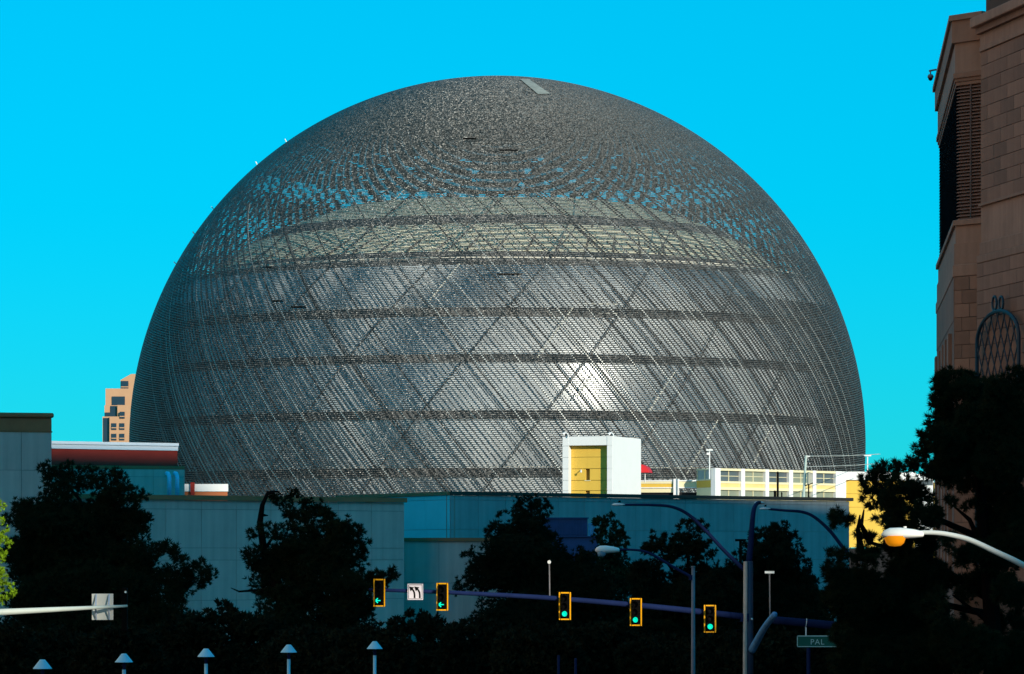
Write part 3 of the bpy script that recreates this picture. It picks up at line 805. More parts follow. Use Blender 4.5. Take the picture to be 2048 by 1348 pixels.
# N: stone blocks in running bond
def stones(path_a, d, off, z_top, z_bot, h, w, L, m, start=0.0, name='stone_block', dep=0.12):
    nrm = Vector((-d.y, d.x)); ang = math.atan2(d.y, d.x)
    gap = 0.028
    pb = MB(); pb.box((gap/2, 0.0, gap/2), (w - gap/2, dep, h - gap/2)); me = mesh_of(pb, name, m)
    hb = MB(); hb.box((gap/2, 0.0, gap/2), (w/2 - gap/2, dep, h - gap/2)); meh = mesh_of(hb, name, m)
    nrow = int(math.ceil((z_top - z_bot) / h))
    for r_ in range(nrow):
        z = z_top - (r_ + 1) * h
        s = 0.0
        first = r_ % 2 == 1
        while s < L - 0.02:
            half = first and s == 0.0
            ww = w/2 if half else w
            if s + ww > L + 0.01: 
                if s + w/2 <= L + 0.01: half = True; ww = w/2
                else: break
            p = path_a + d * s + nrm * (off - dep + random.uniform(-0.008, 0.008))
            place(meh if half else me, name, br, (p.x, p.y, z), ang)
            s += ww
LN = 9.0
Na = A1 - dN * LN
bw = LN / 4.5
stones(Na, dN, 0.02, zN(105.4), zN(408), (zN(105.4) - zN(408)) / 11.0, bw, LN, M_brown)
stones(Na, dN, 0.24, zN(528.2), zN(1140), (zN(105.4) - zN(408)) / 11.0, bw, LN, M_brown)
# W: mouldings
bband(PWp, 0.36, zW(43), zW(32), M_brown_l, 'parapet', 0.9)
bband(PWp, 0.22, zW(87), zW(43.2), M_brown, 'cornice', 0.8)
bband(PWp, 0.05, zW(147), zW(87.2), M_brown_l, 'frieze', 0.6)
bband(PWp, 0.14, zW(158), zW(147.2), M_brown, 'moulding', 0.6, 0.03)
bband(PWp, 0.06, zW(165), zW(158.2), M_brown, 'moulding', 0.5, 0.03)
bband(PWp, 0.0, zW(172), zW(165.2), M_brown, 'moulding', 0.4, 0.02)
bband(PWp, 0.17, zW(452), zW(441), M_brown_l, 'sill', 0.7, 0.03)
bband(PWp, 0.02, zW(488), zW(452.2), M_brown_l, 'smooth_band', 0.5)
bband(PWp, 0.10, zW(530), zW(488.2), M_brown_l, 'smooth_band', 0.55)
bband(PWp, 0.17, zW(554), zW(530.2), M_brown_l, 'smooth_band', 0.6, 0.04)
# louvres
nsl = 40
zl0, zl1 = zW(441), zW(172)
o1, o2 = off_path(PWp, -0.03), off_path(PWp, -0.26)
hS = (zl1 - zl0) / nsl
sv = []
for (pa, dz) in ((o1, 0.0), (o2, hS*0.75)):
    for zz in (0.0, 0.035):
        for p in pa: sv.append((p.x, p.y, zz + dz))
def slat_mesh(k, name, m):
    idx = [k, k+1, 3+k, 3+k+1, 6+k, 6+k+1, 9+k, 9+k+1]
    b_ = MB(); b_.add([sv[i] for i in idx], [(0,1,3,2), (2,3,7,6), (4,6,7,5), (0,4,5,1), (0,2,6,4), (1,5,7,3)]); return mesh_of(b_, name, m)
me_sl = slat_mesh(0, 'louvre_slat', M_slat)
me_s2 = slat_mesh(1, 'side_slat', mat('shaded_louvre', (0.008, 0.007, 0.012), 0.9, spec=0.02))  # side slats coloured near black to stand for shade on that face
for k in range(nsl):
    place(me_sl, 'louvre_slat', br, (0, 0, zl0 + hS * k + 0.01))
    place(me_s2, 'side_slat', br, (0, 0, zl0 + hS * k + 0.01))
q = B0 + dW1 * 1.05 + Vector((-dW1.y, dW1.x)) * 0.0
mb = MB(); mb.box((q.x - .03, q.y - .03, zl0), (q.x + .03, q.y + .03, zl1)); mb.build('louvre_mullion', M_slat, br)
# W: lower courses
hC = (zN(105.4) - zN(408)) / 11.0
W1a = B0; stones(W1a, dW1, 0.14, zW(554.2), zW(1140), hC, 1.02, 2.04, M_brown)
bband([B1, B2], 0.12, zW(640), zW(554.2), M_brown, 'side_wall', 0.5)
for k, s in enumerate((3.0, 8.0, 13.0, 18.5, 24.0)):
    a = B1 + dW2 * s; b = B1 + dW2 * (s + 2.2)
    bband([a, b], 0.30, zW(1140), zW(660 - 0), M_brown, 'pilaster', 0.7)
    bband([b, b + dW2 * 2.4], 0.0, zW(1140), zW(672), M_dark, 'side_window', 0.3)
bband([B1, B2], 0.10, 0, zW(640.2), M_brown, 'side_wall', 0.4)
# iron lattice screen on the stone wall
lat = thing('iron_lattice_screen', 'blue iron lattice screen with arched top on the brown stone wall', 'lattice', (A1.x, A1.y - 4, zN(1120)))
nN = Vector((-dN.y, dN.x))
def LP_(t, z): 
    p = A1 - dN * t + nN * 0.58
    return Vector((p.x, p.y, z))
T0, T1, zsp, zlo = 1.05, 7.3, zN(690), zN(1130)
TM, HW = (T0 + T1)/2, (T1 - T0)/2
RISE = 1.45
arch = [LP_(T0, zlo), LP_(T0, zsp)] + [LP_(TM - HW*math.cos(math.pi*k/20), zsp + RISE*math.sin(math.pi*k/20)) for k in range(1, 20)] + [LP_(T1, zsp), LP_(T1, zlo)]
mb = MB(); mb.tube(arch, 0.10, 6); mb.build('arch_frame', M_lattice, lat)
loop = [LP_(TM - 0.45 + 0.32*math.cos(2*math.pi*k/16), zsp + RISE + 0.42 + 0.36*math.sin(2*math.pi*k/16)) for k in range(17)]
mb = MB(); mb.tube(loop, 0.06, 6); mb.build('loop_finial', M_lattice, lat)
loop = [LP_(TM + 0.55 + 0.3*math.cos(2*math.pi*k/16), zsp + RISE + 0.36 + 0.34*math.sin(2*math.pi*k/16)) for k in range(17)]
mb = MB(); mb.tube(loop, 0.06, 6); mb.build('loop_finial', M_lattice, lat)
def top_at(t): return zsp + RISE * math.sqrt(max(0, 1 - ((t - TM)/HW)**2))
SL = 1.15
for sgn in (1, -1):
    for k in range(-14, 22):
        pts = []
        for j in range(60):
            t_ = T0 + (T1 - T0) * j / 59
            z_ = zlo + k * 1.55 + (sgn * (t_ - TM)) * SL * 1.55/1.45 * 1.3
            if zlo <= z_ <= top_at(t_): pts.append((t_, z_))
        if len(pts) > 2:
            mb = MB(); mb.tube([LP_(*pts[0]), LP_(*pts[-1])], 0.035, 5); mb.build('lattice_bar', M_lattice, lat)
for z_ in (zN(760), zN(900), zN(1050)):
    for t_ in (T0, T1):
        a = LP_(t_, z_); mb = MB(); mb.tube([a, a - nN.to_3d() * 0.34], 0.05, 5); mb.build('wall_bracket', M_lattice, lat)
# dome camera on its bracket
dc = thing('dome_camera', 'round security camera hanging from a bracket on the brown cornice', 'camera', P(1866, 141, 203))
mb = MB(); mb.tube([P(1873, 139, 203), P(1858, 142, 203)], 0.06, 6); mb.build('bracket', M_pole, dc)
mb = MB(); mb.tube([P(1861, 141, 203), P(1861, 149, 203)], 0.04, 6); mb.build('stem', M_pole, dc)
p = P(1861, 155, 203)
mb = MB(); mb.lathe([(0.02, .2), (.12, .18), (.18, .08), (.17, -.02), (.02, -.03)], p, 12); mb.build('housing', M_pole, dc, smooth=True)
mb = MB(); mb.lathe([(.14, -.02), (.12, -.12), (.06, -.18), (.005, -.2)], p, 12); mb.build('dome', M_black, dc, smooth=True)

# ------------------------------------------------------------------ trees
rng = np.random.default_rng(11)
def unit(n):
    v = rng.normal(size=(n, 3)); return v / np.linalg.norm(v, axis=1)[:, None]
def foliage_mesh(name, clumps, d, dens, needle, wid, npt, ddep, m, lob=38.0):
    """spiky tufts of needles filling ellipsoidal clumps (px, py, rx, ry); one triangle per needle"""
    k = d / F; TP, AXD = [], []
    for cl in clumps:
        px, py, rx, ry = cl[:4]
        c = np.array(P(px, py, d + rng.uniform(-ddep, ddep)))
        ax, az = rx*k, ry*k; ay = min(max(ax, az)*0.9, 3.5)
        nlob = max(4, int(rx*ry / lob))
        u = unit(nlob) * (rng.random(nlob) ** 0.28 * 0.84)[:, None]
        lc = c + u * np.array([ax, ay, az])
        lr = rng.uniform(0.16, 0.36, nlob) * math.sqrt(ax*az)
        for j in range(nlob):
            nt_ = max(6, int(dens * (lr[j] / needle) ** 2))
            q = unit(nt_); r = rng.random(nt_) ** 0.4
            TP.append(lc[j] + q * (r * lr[j])[:, None])
            a = q + np.array([0, 0, 0.5]) + rng.normal(size=(nt_, 3)) * 0.3
            AXD.append(a / np.linalg.norm(a, axis=1)[:, None])
    TP, AXD = np.concatenate(TP), np.concatenate(AXD)
    tp = np.repeat(TP, npt, axis=0); ad = np.repeat(AXD, npt, axis=0); n = len(tp)
    nd = ad + unit(n) * 0.85; nd /= np.linalg.norm(nd, axis=1)[:, None]
    sd = np.cross(nd, unit(n)); sd /= np.linalg.norm(sd, axis=1)[:, None]
    L = (needle * rng.uniform(0.6, 1.15, n))[:, None]
    V = np.stack([tp - sd*wid, tp + sd*wid, tp + nd*L], axis=1).reshape(-1, 3)
    me = bpy.data.meshes.new(name)
    me.vertices.add(3*n); me.vertices.foreach_set('co', V.astype(np.float32).ravel())
    me.loops.add(3*n); me.loops.foreach_set('vertex_index', np.arange(3*n, dtype=np.int32))
    me.polygons.add(n); me.polygons.foreach_set('loop_start', np.arange(0, 3*n, 3, dtype=np.int32))
    me.update(calc_edges=True); me.materials.append(m)
    return me
def foliage_obj(name, parent, *a, **kw):
    o = bpy.data.objects.new(name, foliage_mesh(name, *a, **kw)); COL.objects.link(o); attach(o, parent); return o
def tree(name, label, d, clumps, trunk, limbs, m, dens=4.2, needle=0.30, wid=0.038, npt=11, ddep=1.5, r0=0.35, group='trees along the street', cat='tree'):
    t = thing(name, label, cat, (P(trunk[0][0], 0, d).x, d, 0), group)
    mb = MB()
    pts = [Vector((P(trunk[0][0], 0, d).x, d, 0.0))] + [P(x, y, d) for x, y in trunk[1:]]
    mb.tube(pts, [r0 * (1 - 0.85*i/(len(pts)-1)) for i in range(len(pts))], 7); mb.build('trunk', M_bark, t)
    for lb in limbs:
        mb = MB(); ps = [P(x, y, d + 0.5 + random.uniform(-.6, .6)) for x, y in lb]
        mb.tube(ps, [r0 * 0.38 * (1 - 0.8*i/max(1, len(ps)-1)) for i in range(len(ps))], 5); mb.build('limb', M_bark, t)
    foliage_obj('crown', t, clumps, d, dens * 2.2, needle, wid, npt, ddep, m)
    return t
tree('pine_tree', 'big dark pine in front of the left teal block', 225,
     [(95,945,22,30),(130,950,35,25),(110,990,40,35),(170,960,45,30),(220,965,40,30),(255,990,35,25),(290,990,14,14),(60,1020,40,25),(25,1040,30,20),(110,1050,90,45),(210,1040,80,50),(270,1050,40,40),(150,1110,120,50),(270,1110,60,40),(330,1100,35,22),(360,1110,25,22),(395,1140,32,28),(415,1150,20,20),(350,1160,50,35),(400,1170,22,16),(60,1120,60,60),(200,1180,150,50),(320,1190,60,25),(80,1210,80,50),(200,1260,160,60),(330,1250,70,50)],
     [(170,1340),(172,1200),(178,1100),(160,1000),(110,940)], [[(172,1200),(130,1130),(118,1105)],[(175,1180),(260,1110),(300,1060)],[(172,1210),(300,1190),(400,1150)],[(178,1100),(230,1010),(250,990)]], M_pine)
tree('pine_tree', 'dark pine with a bare curved top left of the leftmost traffic signal', 218,
     [(560,1000,30,18),(590,990,22,12),(620,1010,25,16),(600,1030,40,25),(640,1040,45,28),(690,1060,35,25),(720,1080,25,25),(660,1080,60,40),(580,1080,45,35),(530,1060,25,18),(510,1070,16,12),(515,1110,32,25),(500,1130,20,14),(560,1130,60,45),(650,1130,70,50),(715,1120,25,35),(700,1170,60,35),(745,1160,30,22),(775,1150,25,20),(785,1145,14,12),(530,1170,45,28),(600,1190,80,40),(690,1220,70,40),(560,1240,70,40),(650,1270,90,40),(760,1175,22,18)],
     [(590,1340),(560,1200),(528,1100),(520,1045),(525,1010),(535,988),(548,985)], [[(525,1010),(536,984),(555,983),(566,990)],[(522,1030),(536,1031)],[(528,1100),(545,1075),(556,1062)],[(560,1200),(520,1180),(478,1183),(462,1176)],[(560,1190),(640,1140),(700,1090)],[(570,1220),(690,1190),(770,1160)]], M_pine)
tree('conifer_tree', 'tall dark layered conifer right of the two-arrow sign', 232,
     [(1060,1030,42,26),(1048,1065,60,28),(1035,1100,84,32),(1025,1140,100,34),(1060,1005,36,16),(1085,1003,20,12),(1045,1012,18,14),(1090,1020,14,18),(1035,1030,30,14),(1010,1030,18,10),(1060,1045,40,20),(1000,1055,30,12),(975,1058,14,8),(1060,1075,60,22),(990,1075,30,14),(1110,1080,20,20),(965,1095,25,10),(1040,1105,80,22),(950,1108,25,10),(930,1108,14,7),(1100,1110,45,25),(960,1130,30,12),(1030,1140,90,22),(945,1152,28,10),(930,1160,20,10),(1000,1170,80,18),(920,1170,14,8),(1090,1150,80,40),(930,1178,35,12),(1080,1200,100,30),(980,1205,55,14),(1150,1130,50,35),(1170,1180,70,50),(1060,1250,130,45)],
     [(1070,1340),(1068,1200),(1065,1080),(1062,1000)], [[(1067,1180),(990,1175),(930,1162)],[(1066,1130),(1000,1110),(950,1105)],[(1066,1080),(1010,1060),(985,1058)],[(1067,1150),(1130,1120),(1160,1110)]], M_pine2, dens=4.2, needle=0.26, wid=0.036, npt=11)
tree('round_tree', 'small leafy tree rising over the street luminaire', 240,
     [(1222,1035,16,14),(1208,1050,20,18),(1238,1055,14,18),(1200,1040,14,10),(1190,1045,10,8),(1215,1075,34,22),(1245,1075,12,16),(1220,1100,35,22),(1250,1095,10,14),(1215,1140,45,30),(1235,1180,50,40),(1200,1240,70,50),(1225,1120,36,22),(1180,1130,40,25),(1255,1150,30,25)],
     [(1220,1340),(1218,1200),(1220,1060)], [[(1218,1130),(1200,1060)],[(1218,1120),(1242,1070)]], mat('leaf_green_dark', (0.016, 0.03, 0.01), 0.9, var=0.3), dens=2.4, needle=0.28, wid=0.09, npt=6, ddep=1.0)
tree('cypress_tree', 'dark lumpy tree crossed by the curved luminaire arm', 228,
     [(1308,1070,10,12),(1327,1072,10,12),(1340,1080,10,10),(1297,1085,12,10),(1320,1100,34,22),(1290,1100,14,12),(1365,1048,12,12),(1378,1045,12,10),(1360,1070,20,20),(1390,1060,20,18),(1402,1050,10,12),(1415,1062,10,12),(1385,1090,36,26),(1415,1085,12,14),(1350,1105,30,22),(1400,1110,36,14),(1430,1110,16,12),(1310,1135,28,16),(1300,1210,40,50),(1400,1150,60,22),(1440,1135,20,14),(1430,1180,60,30),(1350,1240,90,40),(1280,1160,25,40),(1290,1280,90,50),(1420,1250,70,50),(1290,1150,36,22),(1330,1162,40,25),(1340,1200,70,40),(1400,1200,60,40)],
     [(1370,1340),(1375,1200),(1378,1060)], [[(1375,1180),(1330,1120),(1312,1075)],[(1375,1150),(1410,1090)]], M_pine2, dens=8.0, needle=0.26, wid=0.045, npt=10)
tree('cypress_tree', 'broad dark tree behind the signal pole and its tall lamp', 236,
     [(1540,1055,14,10),(1555,1052,12,10),(1570,1055,12,12),(1588,1066,9,10),(1525,1065,18,14),(1500,1072,14,10),(1545,1080,45,24),(1590,1085,14,18),(1500,1092,20,16),(1478,1108,16,10),(1545,1110,60,25),(1600,1112,14,18),(1612,1125,12,10),(1540,1145,80,28),(1615,1150,18,20),(1625,1165,14,20),(1560,1190,90,40),(1480,1160,40,40),(1560,1250,110,50),(1480,1240,60,60),(1500,1130,26,26),(1600,1200,50,40),(1520,1200,80,40),(1465,1130,18,14)],
     [(1550,1340),(1548,1200),(1545,1080)], [[(1548,1160),(1505,1100)],[(1548,1150),(1595,1090)]], M_pine2, dens=8.0, needle=0.26, wid=0.045, npt=10)
tree('bright_tree', 'sunlit yellow-green tree at the left edge', 122,
     [(0,1015,10,16),(-8,1040,18,20),(6,1060,14,16),(-10,1080,22,20),(12,1085,12,12),(4,1105,12,10),(-5,1135,10,8),(4,1150,14,14),(14,1165,14,12),(22,1180,14,12),(2,1185,24,14),(-20,1120,24,90),(-20,1020,20,30),(10,1200,22,9)],
     [(-25,1340),(-24,1200),(-20,1080),(-14,1020)], [[(-24,1190),(0,1160),(12,1170)],[(-22,1110),(0,1080)]], M_leaf, dens=2.6, needle=0.12, wid=0.03, npt=7, ddep=0.6, r0=0.15, group=None)
# near pine on the right, long needles
T7 = [(1895,765,38,26),(1938,758,26,22),(1872,770,18,18),(1940,790,45,34),(1990,770,26,20),(2000,800,45,40),(2030,765,34,28),(1890,800,36,26),(1905,840,45,32),(1960,850,55,45),(2020,860,40,50),(1876,836,14,14),(1862,845,16,16),(1862,875,22,20),(1850,868,16,14),(1890,880,40,34),(1848,888,14,12),(1850,900,30,20),(1930,910,60,45),(2000,920,55,50),
      (1830,920,26,16),(1850,940,32,20),(1820,935,18,14),(1888,950,45,30),(1770,945,30,24),(1745,950,22,18),(1790,935,20,16),(1735,975,18,14),(1765,985,30,26),(1800,968,30,22),(1790,1005,36,30),(1830,990,40,26),(1725,990,14,12),(1750,1010,20,14),(1760,1040,18,12),(1800,1040,36,36),(1850,1030,36,34),(1725,962,10,12),
      (1678,1035,24,26),(1665,1040,12,16),(1700,1040,12,14),(1716,1068,10,10),(1735,1082,14,10),(1745,1070,10,8),(1820,1090,60,40),(1740,1115,40,22),(1690,1115,30,20),(1665,1105,18,10),(1655,1130,16,12),(1680,1150,40,22),(1660,1155,16,10),(1672,1185,18,14),(1720,1190,80,50),(1830,1160,80,50),(1688,1222,26,26),(1712,1262,56,40),(1790,1260,90,70),(1880,1160,30,30),(1692,1322,36,24),(1740,1320,90,40),(1850,1310,90,50),(1900,1280,40,40),
      (1940,965,40,24),(2000,985,50,30),(2030,1020,30,60),(1975,1020,12,16),(1900,1085,30,20),(1950,1110,50,30),(2010,1110,50,40),(1880,1230,20,60),(1960,1165,60,24),(2020,1180,50,30),(1990,1240,30,40),(2040,1240,20,60),(1950,1300,60,50),(2020,1310,50,50),(1930,1240,18,12),(1854,1212,32,26),(1990,1050,40,40),(1945,1015,22,16),(1905,1000,18,14),(2030,1080,30,50),(1985,1090,30,24),(1672,1284,18,16),(1680,1262,16,14),(2035,900,24,50),(1930,1190,30,16)]
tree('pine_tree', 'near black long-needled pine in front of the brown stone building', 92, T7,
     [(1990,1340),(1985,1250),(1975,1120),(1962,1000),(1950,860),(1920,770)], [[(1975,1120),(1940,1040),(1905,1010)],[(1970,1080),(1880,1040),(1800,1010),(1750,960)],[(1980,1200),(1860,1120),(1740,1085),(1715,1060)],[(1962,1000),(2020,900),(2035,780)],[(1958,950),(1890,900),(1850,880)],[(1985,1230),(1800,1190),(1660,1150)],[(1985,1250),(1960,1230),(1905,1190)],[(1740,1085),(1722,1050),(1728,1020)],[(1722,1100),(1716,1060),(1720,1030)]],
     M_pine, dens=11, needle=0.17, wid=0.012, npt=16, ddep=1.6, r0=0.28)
# dark shrubs filling the foot of the view
shr = [(-10,1265,90,50),(110,1280,90,40),(240,1275,100,45),(370,1262,90,50),(450,1235,80,45),(520,1262,90,50),(620,1280,100,45),(740,1275,90,50),(830,1240,60,42),(880,1262,60,40),(960,1262,90,45),(1080,1272,100,45),(1200,1272,100,45),(1320,1292,90,40),(1450,1285,90,45),(1570,1290,90,45),(1680,1290,90,45)]
seen = ['at the far left below the sign arm','under the left sign arm','behind the second cone lamp','behind the third cone lamp','left of the bare-topped pine','under the bare-topped pine','behind the fourth cone lamp','behind the fifth cone lamp','under the two-arrow sign','under the second arrow signal','left of the detector rod','below the detector rod','below the third signal','below the fourth signal','beside the plain lamp pole','behind the signal pole','behind the green street sign']
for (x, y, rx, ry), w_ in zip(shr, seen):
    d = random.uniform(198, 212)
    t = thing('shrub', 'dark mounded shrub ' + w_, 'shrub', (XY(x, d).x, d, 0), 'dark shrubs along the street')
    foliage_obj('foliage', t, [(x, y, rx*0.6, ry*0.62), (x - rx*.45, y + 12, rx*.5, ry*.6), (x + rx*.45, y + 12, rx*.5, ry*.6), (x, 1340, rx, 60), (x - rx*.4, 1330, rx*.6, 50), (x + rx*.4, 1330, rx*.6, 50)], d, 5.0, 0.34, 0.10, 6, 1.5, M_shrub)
    mb = MB()
    for k in range(4):
        a = Vector((XY(x, d).x + random.uniform(-.4, .4), d, 0)); mb.tube([a, a + Vector((random.uniform(-1, 1), random.uniform(-.6, .6), 3.0))], [0.08, 0.03], 5)
    mb.build('stem', M_bark, t)

# ------------------------------------------------------------------ signals and street furniture
SD = 167.0
def smooth_path(pts, n=6):
    """Catmull-Rom through picture points (x, y, d)"""
    q = [Vector(p) for p in pts]; q = [q[0]*2 - q[1]] + q + [q[-1]*2 - q[-2]]
    out = []
    for i in range(1, len(q) - 2):
        for j in range(n):
            t = j / n
            out.append(0.5*((2*q[i]) + (q[i+1]-q[i-1])*t + (2*q[i-1]-5*q[i]+4*q[i+1]-q[i+2])*t*t + (-q[i-1]+3*q[i]-3*q[i+1]+q[i+2])*t**3))
    out.append(q[-2]); return [P(v.x, v.y, v.z) for v in out]
mast = thing('signal_mast', 'tall grey signal pole with a long navy arm carrying the traffic signals', 'signal pole', (XY(1498, SD).x, SD, 0))
base = Vector((XY(1497, SD).x, SD, 0))
mb = MB(); mb.tube([base, P(1498, 1122, SD)], [0.24, 0.19], 12); mb.build('pole', mat('navy_grey_pole', (0.045, 0.055, 0.10), 0.5, var=0.2), mast, smooth=True)
mb = MB(); mb.tube([Vector((XY(1489.5, SD-.2).x, SD-.2, 0)), P(1491, 1123, SD - .2)], 0.1, 8); mb.build('lit_strip', mat('lit_pole_beige', (0.52, 0.46, 0.42), 0.6, var=0.2, scale=3), mast)  # beige strip painted as the warm light along the pole's left side
mb = MB(); mb.tube([base, base + Vector((0, 0, .5))], [0.5, 0.4], 12); mb.build('footing', M_ground, mast)
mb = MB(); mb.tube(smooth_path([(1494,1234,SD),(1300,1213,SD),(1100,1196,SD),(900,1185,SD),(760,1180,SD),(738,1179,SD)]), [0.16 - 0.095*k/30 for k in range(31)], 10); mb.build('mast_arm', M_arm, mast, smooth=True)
mb = MB(); mb.tube([P(1491, 1227, SD), P(1491, 1243, SD)], 0.27, 10); mb.build('arm_clamp', M_arm, mast)
# luminaire arm to the left
mb = MB(); mb.tube(smooth_path([(1492,1143,SD),(1452,1105,SD),(1412,1062,SD),(1378,1030,SD),(1345,1014,SD),(1305,1010,SD),(1246,1009.5,SD)]), [0.10 - 0.045*k/36 for k in range(37)], 8); mb.build('lamp_arm', M_arm, mast, smooth=True)
def cobra(parent, px0, px1, yc, hgt, d, m, lens, lensm, name='lamp_head', dep=0.30):
    """cobra head: lofted elliptical sections from nose px0 to neck px1"""
    secs = ((0.0, .12, .3), (0.06, .62, .7), (0.2, .96, 1.0), (0.45, 1.0, 1.0), (0.75, .8, .8), (0.97, .52, .5), (1.0, .3, .35))
    k = d / F; mb = MB(); rows = []
    for s, h, w in secs:
        x = px0 + (px1 - px0)*s
        for j in range(12):
            th = 2*math.pi*j/12
            zz = math.sin(th); zz = zz if zz > 0 else zz*0.55
            p = P(x, yc, d); mb.v.append((p.x, p.y + dep*w*math.cos(th), p.z + hgt*k*h*zz*0.62))
    for i in range(len(secs) - 1):
        for j in range(12): mb.f.append((i*12 + j, i*12 + (j+1) % 12, i*12 + 12 + (j+1) % 12, i*12 + 12 + j))
    mb.f.append(tuple(range(11, -1, -1))); mb.f.append(tuple((len(secs)-1)*12 + j for j in range(12)))
    hd = mb.build(name, m, parent, smooth=True)
    if lens:
        lx, ly, lr, lh = lens
        c = P(lx, ly, d); mb = MB()
        R_ = lr*k; H_ = lh*k
        mb.lathe([(R_, 0.03), (R_*.97, -H_*.15), (R_*.82, -H_*.62), (R_*.55, -H_*.92), (0.005, -H_)], c, 16); mb.build('lamp_lens', lensm, hd, smooth=True)
    return hd
cobra(mast, 1224, 1250, 1009.5, 5, SD, M_lamp, None, None, dep=0.16)
mb = MB(); p = P(1239, 1005, SD); mb.tube([p, p + Vector((0, 0, .09))], 0.06, 8); mb.build('photocell', M_black, mast)
# upper lamp, its arm pointing away from us
mb = MB(); mb.tube(smooth_path([(1498,1124,SD),(1502,1080,SD),(1505,1040,SD),(1508,1018,SD+.6),(1514,1007,SD+1.8),(1520,1005,SD+3)]), [0.15 - 0.07*k/30 for k in range(31)], 10); mb.build('lamp_arm', M_arm, mast, smooth=True)
cobra(mast, 1509, 1529, 1006, 6, SD + 3, M_lamp, None, None, dep=0.3)
# second arm, foreshortened, with a street name sign
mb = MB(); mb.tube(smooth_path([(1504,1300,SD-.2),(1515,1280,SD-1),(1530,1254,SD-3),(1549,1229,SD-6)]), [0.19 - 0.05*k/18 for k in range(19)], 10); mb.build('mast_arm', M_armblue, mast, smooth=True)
for y in (1184, 1196, 1212):
    mb = MB(); p = P(1480, y + 50, SD + .5); mb.box((p.x - .18, p.y - .1, p.z - .07), (p.x + .18, p.y + .1, p.z + .07)); mb.build('side_signal', M_black, mast)
mb = MB(); mb.tube([P(1502, 1238, SD-.25), P(1505.5, 1238, SD-.25)], 0.05, 8); mb.build('push_fitting', M_lamp, mast)
mast2 = thing('signal_mast', 'far navy signal arm with hanging green street sign', 'signal pole', (XY(1720, 190).x, 190, 0))
mb = MB(); mb.tube([Vector((XY(1722, 190).x, 190, 0)), P(1722, 1100, 190)], [0.25, 0.2], 10); mb.build('pole', M_pole, mast2)
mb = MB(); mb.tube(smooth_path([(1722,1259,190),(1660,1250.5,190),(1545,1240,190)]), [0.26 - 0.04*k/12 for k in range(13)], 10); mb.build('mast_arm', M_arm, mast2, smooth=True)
mb = MB(); mb.tube(smooth_path([(1720,1130,190),(1690,1100,190),(1660,1062,190),(1630,1035,190),(1605,1024,190),(1570,1021,190),(1537,1018,190)]), [0.11 - 0.05*k/36 for k in range(37)], 8); mb.build('lamp_arm', M_arm, mast2, smooth=True)
cobra(mast2, 1519, 1541, 1017.5, 4.5, 190, M_lamp, None, None, dep=0.16)
mb = MB(); p = P(1531, 1013, 190); mb.tube([p, p + Vector((0, 0, .09))], 0.06, 8); mb.build('photocell', M_black, mast2)
mb = MB(); mb.tube([P(1611.3, 1246.3, 190), P(1612.7, 1246.5, 190)], 0.27, 10); mb.build('arm_band', M_lamp, mast2)
# street sign
sg = thing('street_sign', 'green street name sign with white letters PAL under the navy arm', 'sign', P(1612, 1272, 189.5))
a, b = P(1594, 1294, 189.5), P(1700, 1271, 189.5)
mb = MB(); mb.box((a.x, 189.45, a.z), (b.x, 189.5, b.z)); mb.build('plate', M_green, sg)
for (x0, y0, x1, y1) in ((1594, 1271, 1700, 1273), (1594, 1292.4, 1700, 1294), (1594, 1271, 1595.6, 1294)):
    p, q = P(x0, y1, 189.44), P(x1, y0, 189.44); mb = MB(); mb.box((p.x, 189.43, p.z), (q.x, 189.446, q.z)); mb.build('border', M_signtxt, sg)
mb = MB(); mb.tube([P(1612, 1271, 189.5), P(1612, 1255, 189.6)], 0.04, 6); mb.build('hanger', M_lamp, sg)
def text_mesh(txt, size, loc, m, parent, name='lettering', extr=0.004):
    cu = bpy.data.curves.new(name, 'FONT'); cu.body = txt; cu.size = size; cu.extrude = extr; cu.space_character = 1.15
    to = bpy.data.objects.new(name + '_tmp', cu); COL.objects.link(to)
    dg = bpy.context.evaluated_depsgraph_get(); dg.update()
    me = bpy.data.meshes.new_from_object(to.evaluated_get(dg)); me.name = name
    bpy.data.objects.remove(to); bpy.data.curves.remove(cu)
    me.materials.clear(); me.materials.append(m)
    o = bpy.data.objects.new(name, me); COL.objects.link(o)
    o.location = loc; o.rotation_euler = (math.pi/2, 0, 0); attach(o, parent); return o
text_mesh('PAL', 0.42, P(1620.5, 1289, 189.42), M_signtxt, sg)
sp_ = thing('sign_post', 'thin dark blue post below the green street sign', 'post', (XY(1617, 178).x, 178, 0))
mb = MB(); mb.tube([Vector((XY(1617, 178).x, 178, 0)), P(1617, 1296, 178)], 0.10, 8); mb.build('pole', M_arm, sp_)
mb = MB(); mb.tube([Vector((XY(1617, 178).x, 178, 0)), Vector((XY(1617, 178).x, 178, .15))], 0.2, 8); mb.build('footing', M_arm, sp_)

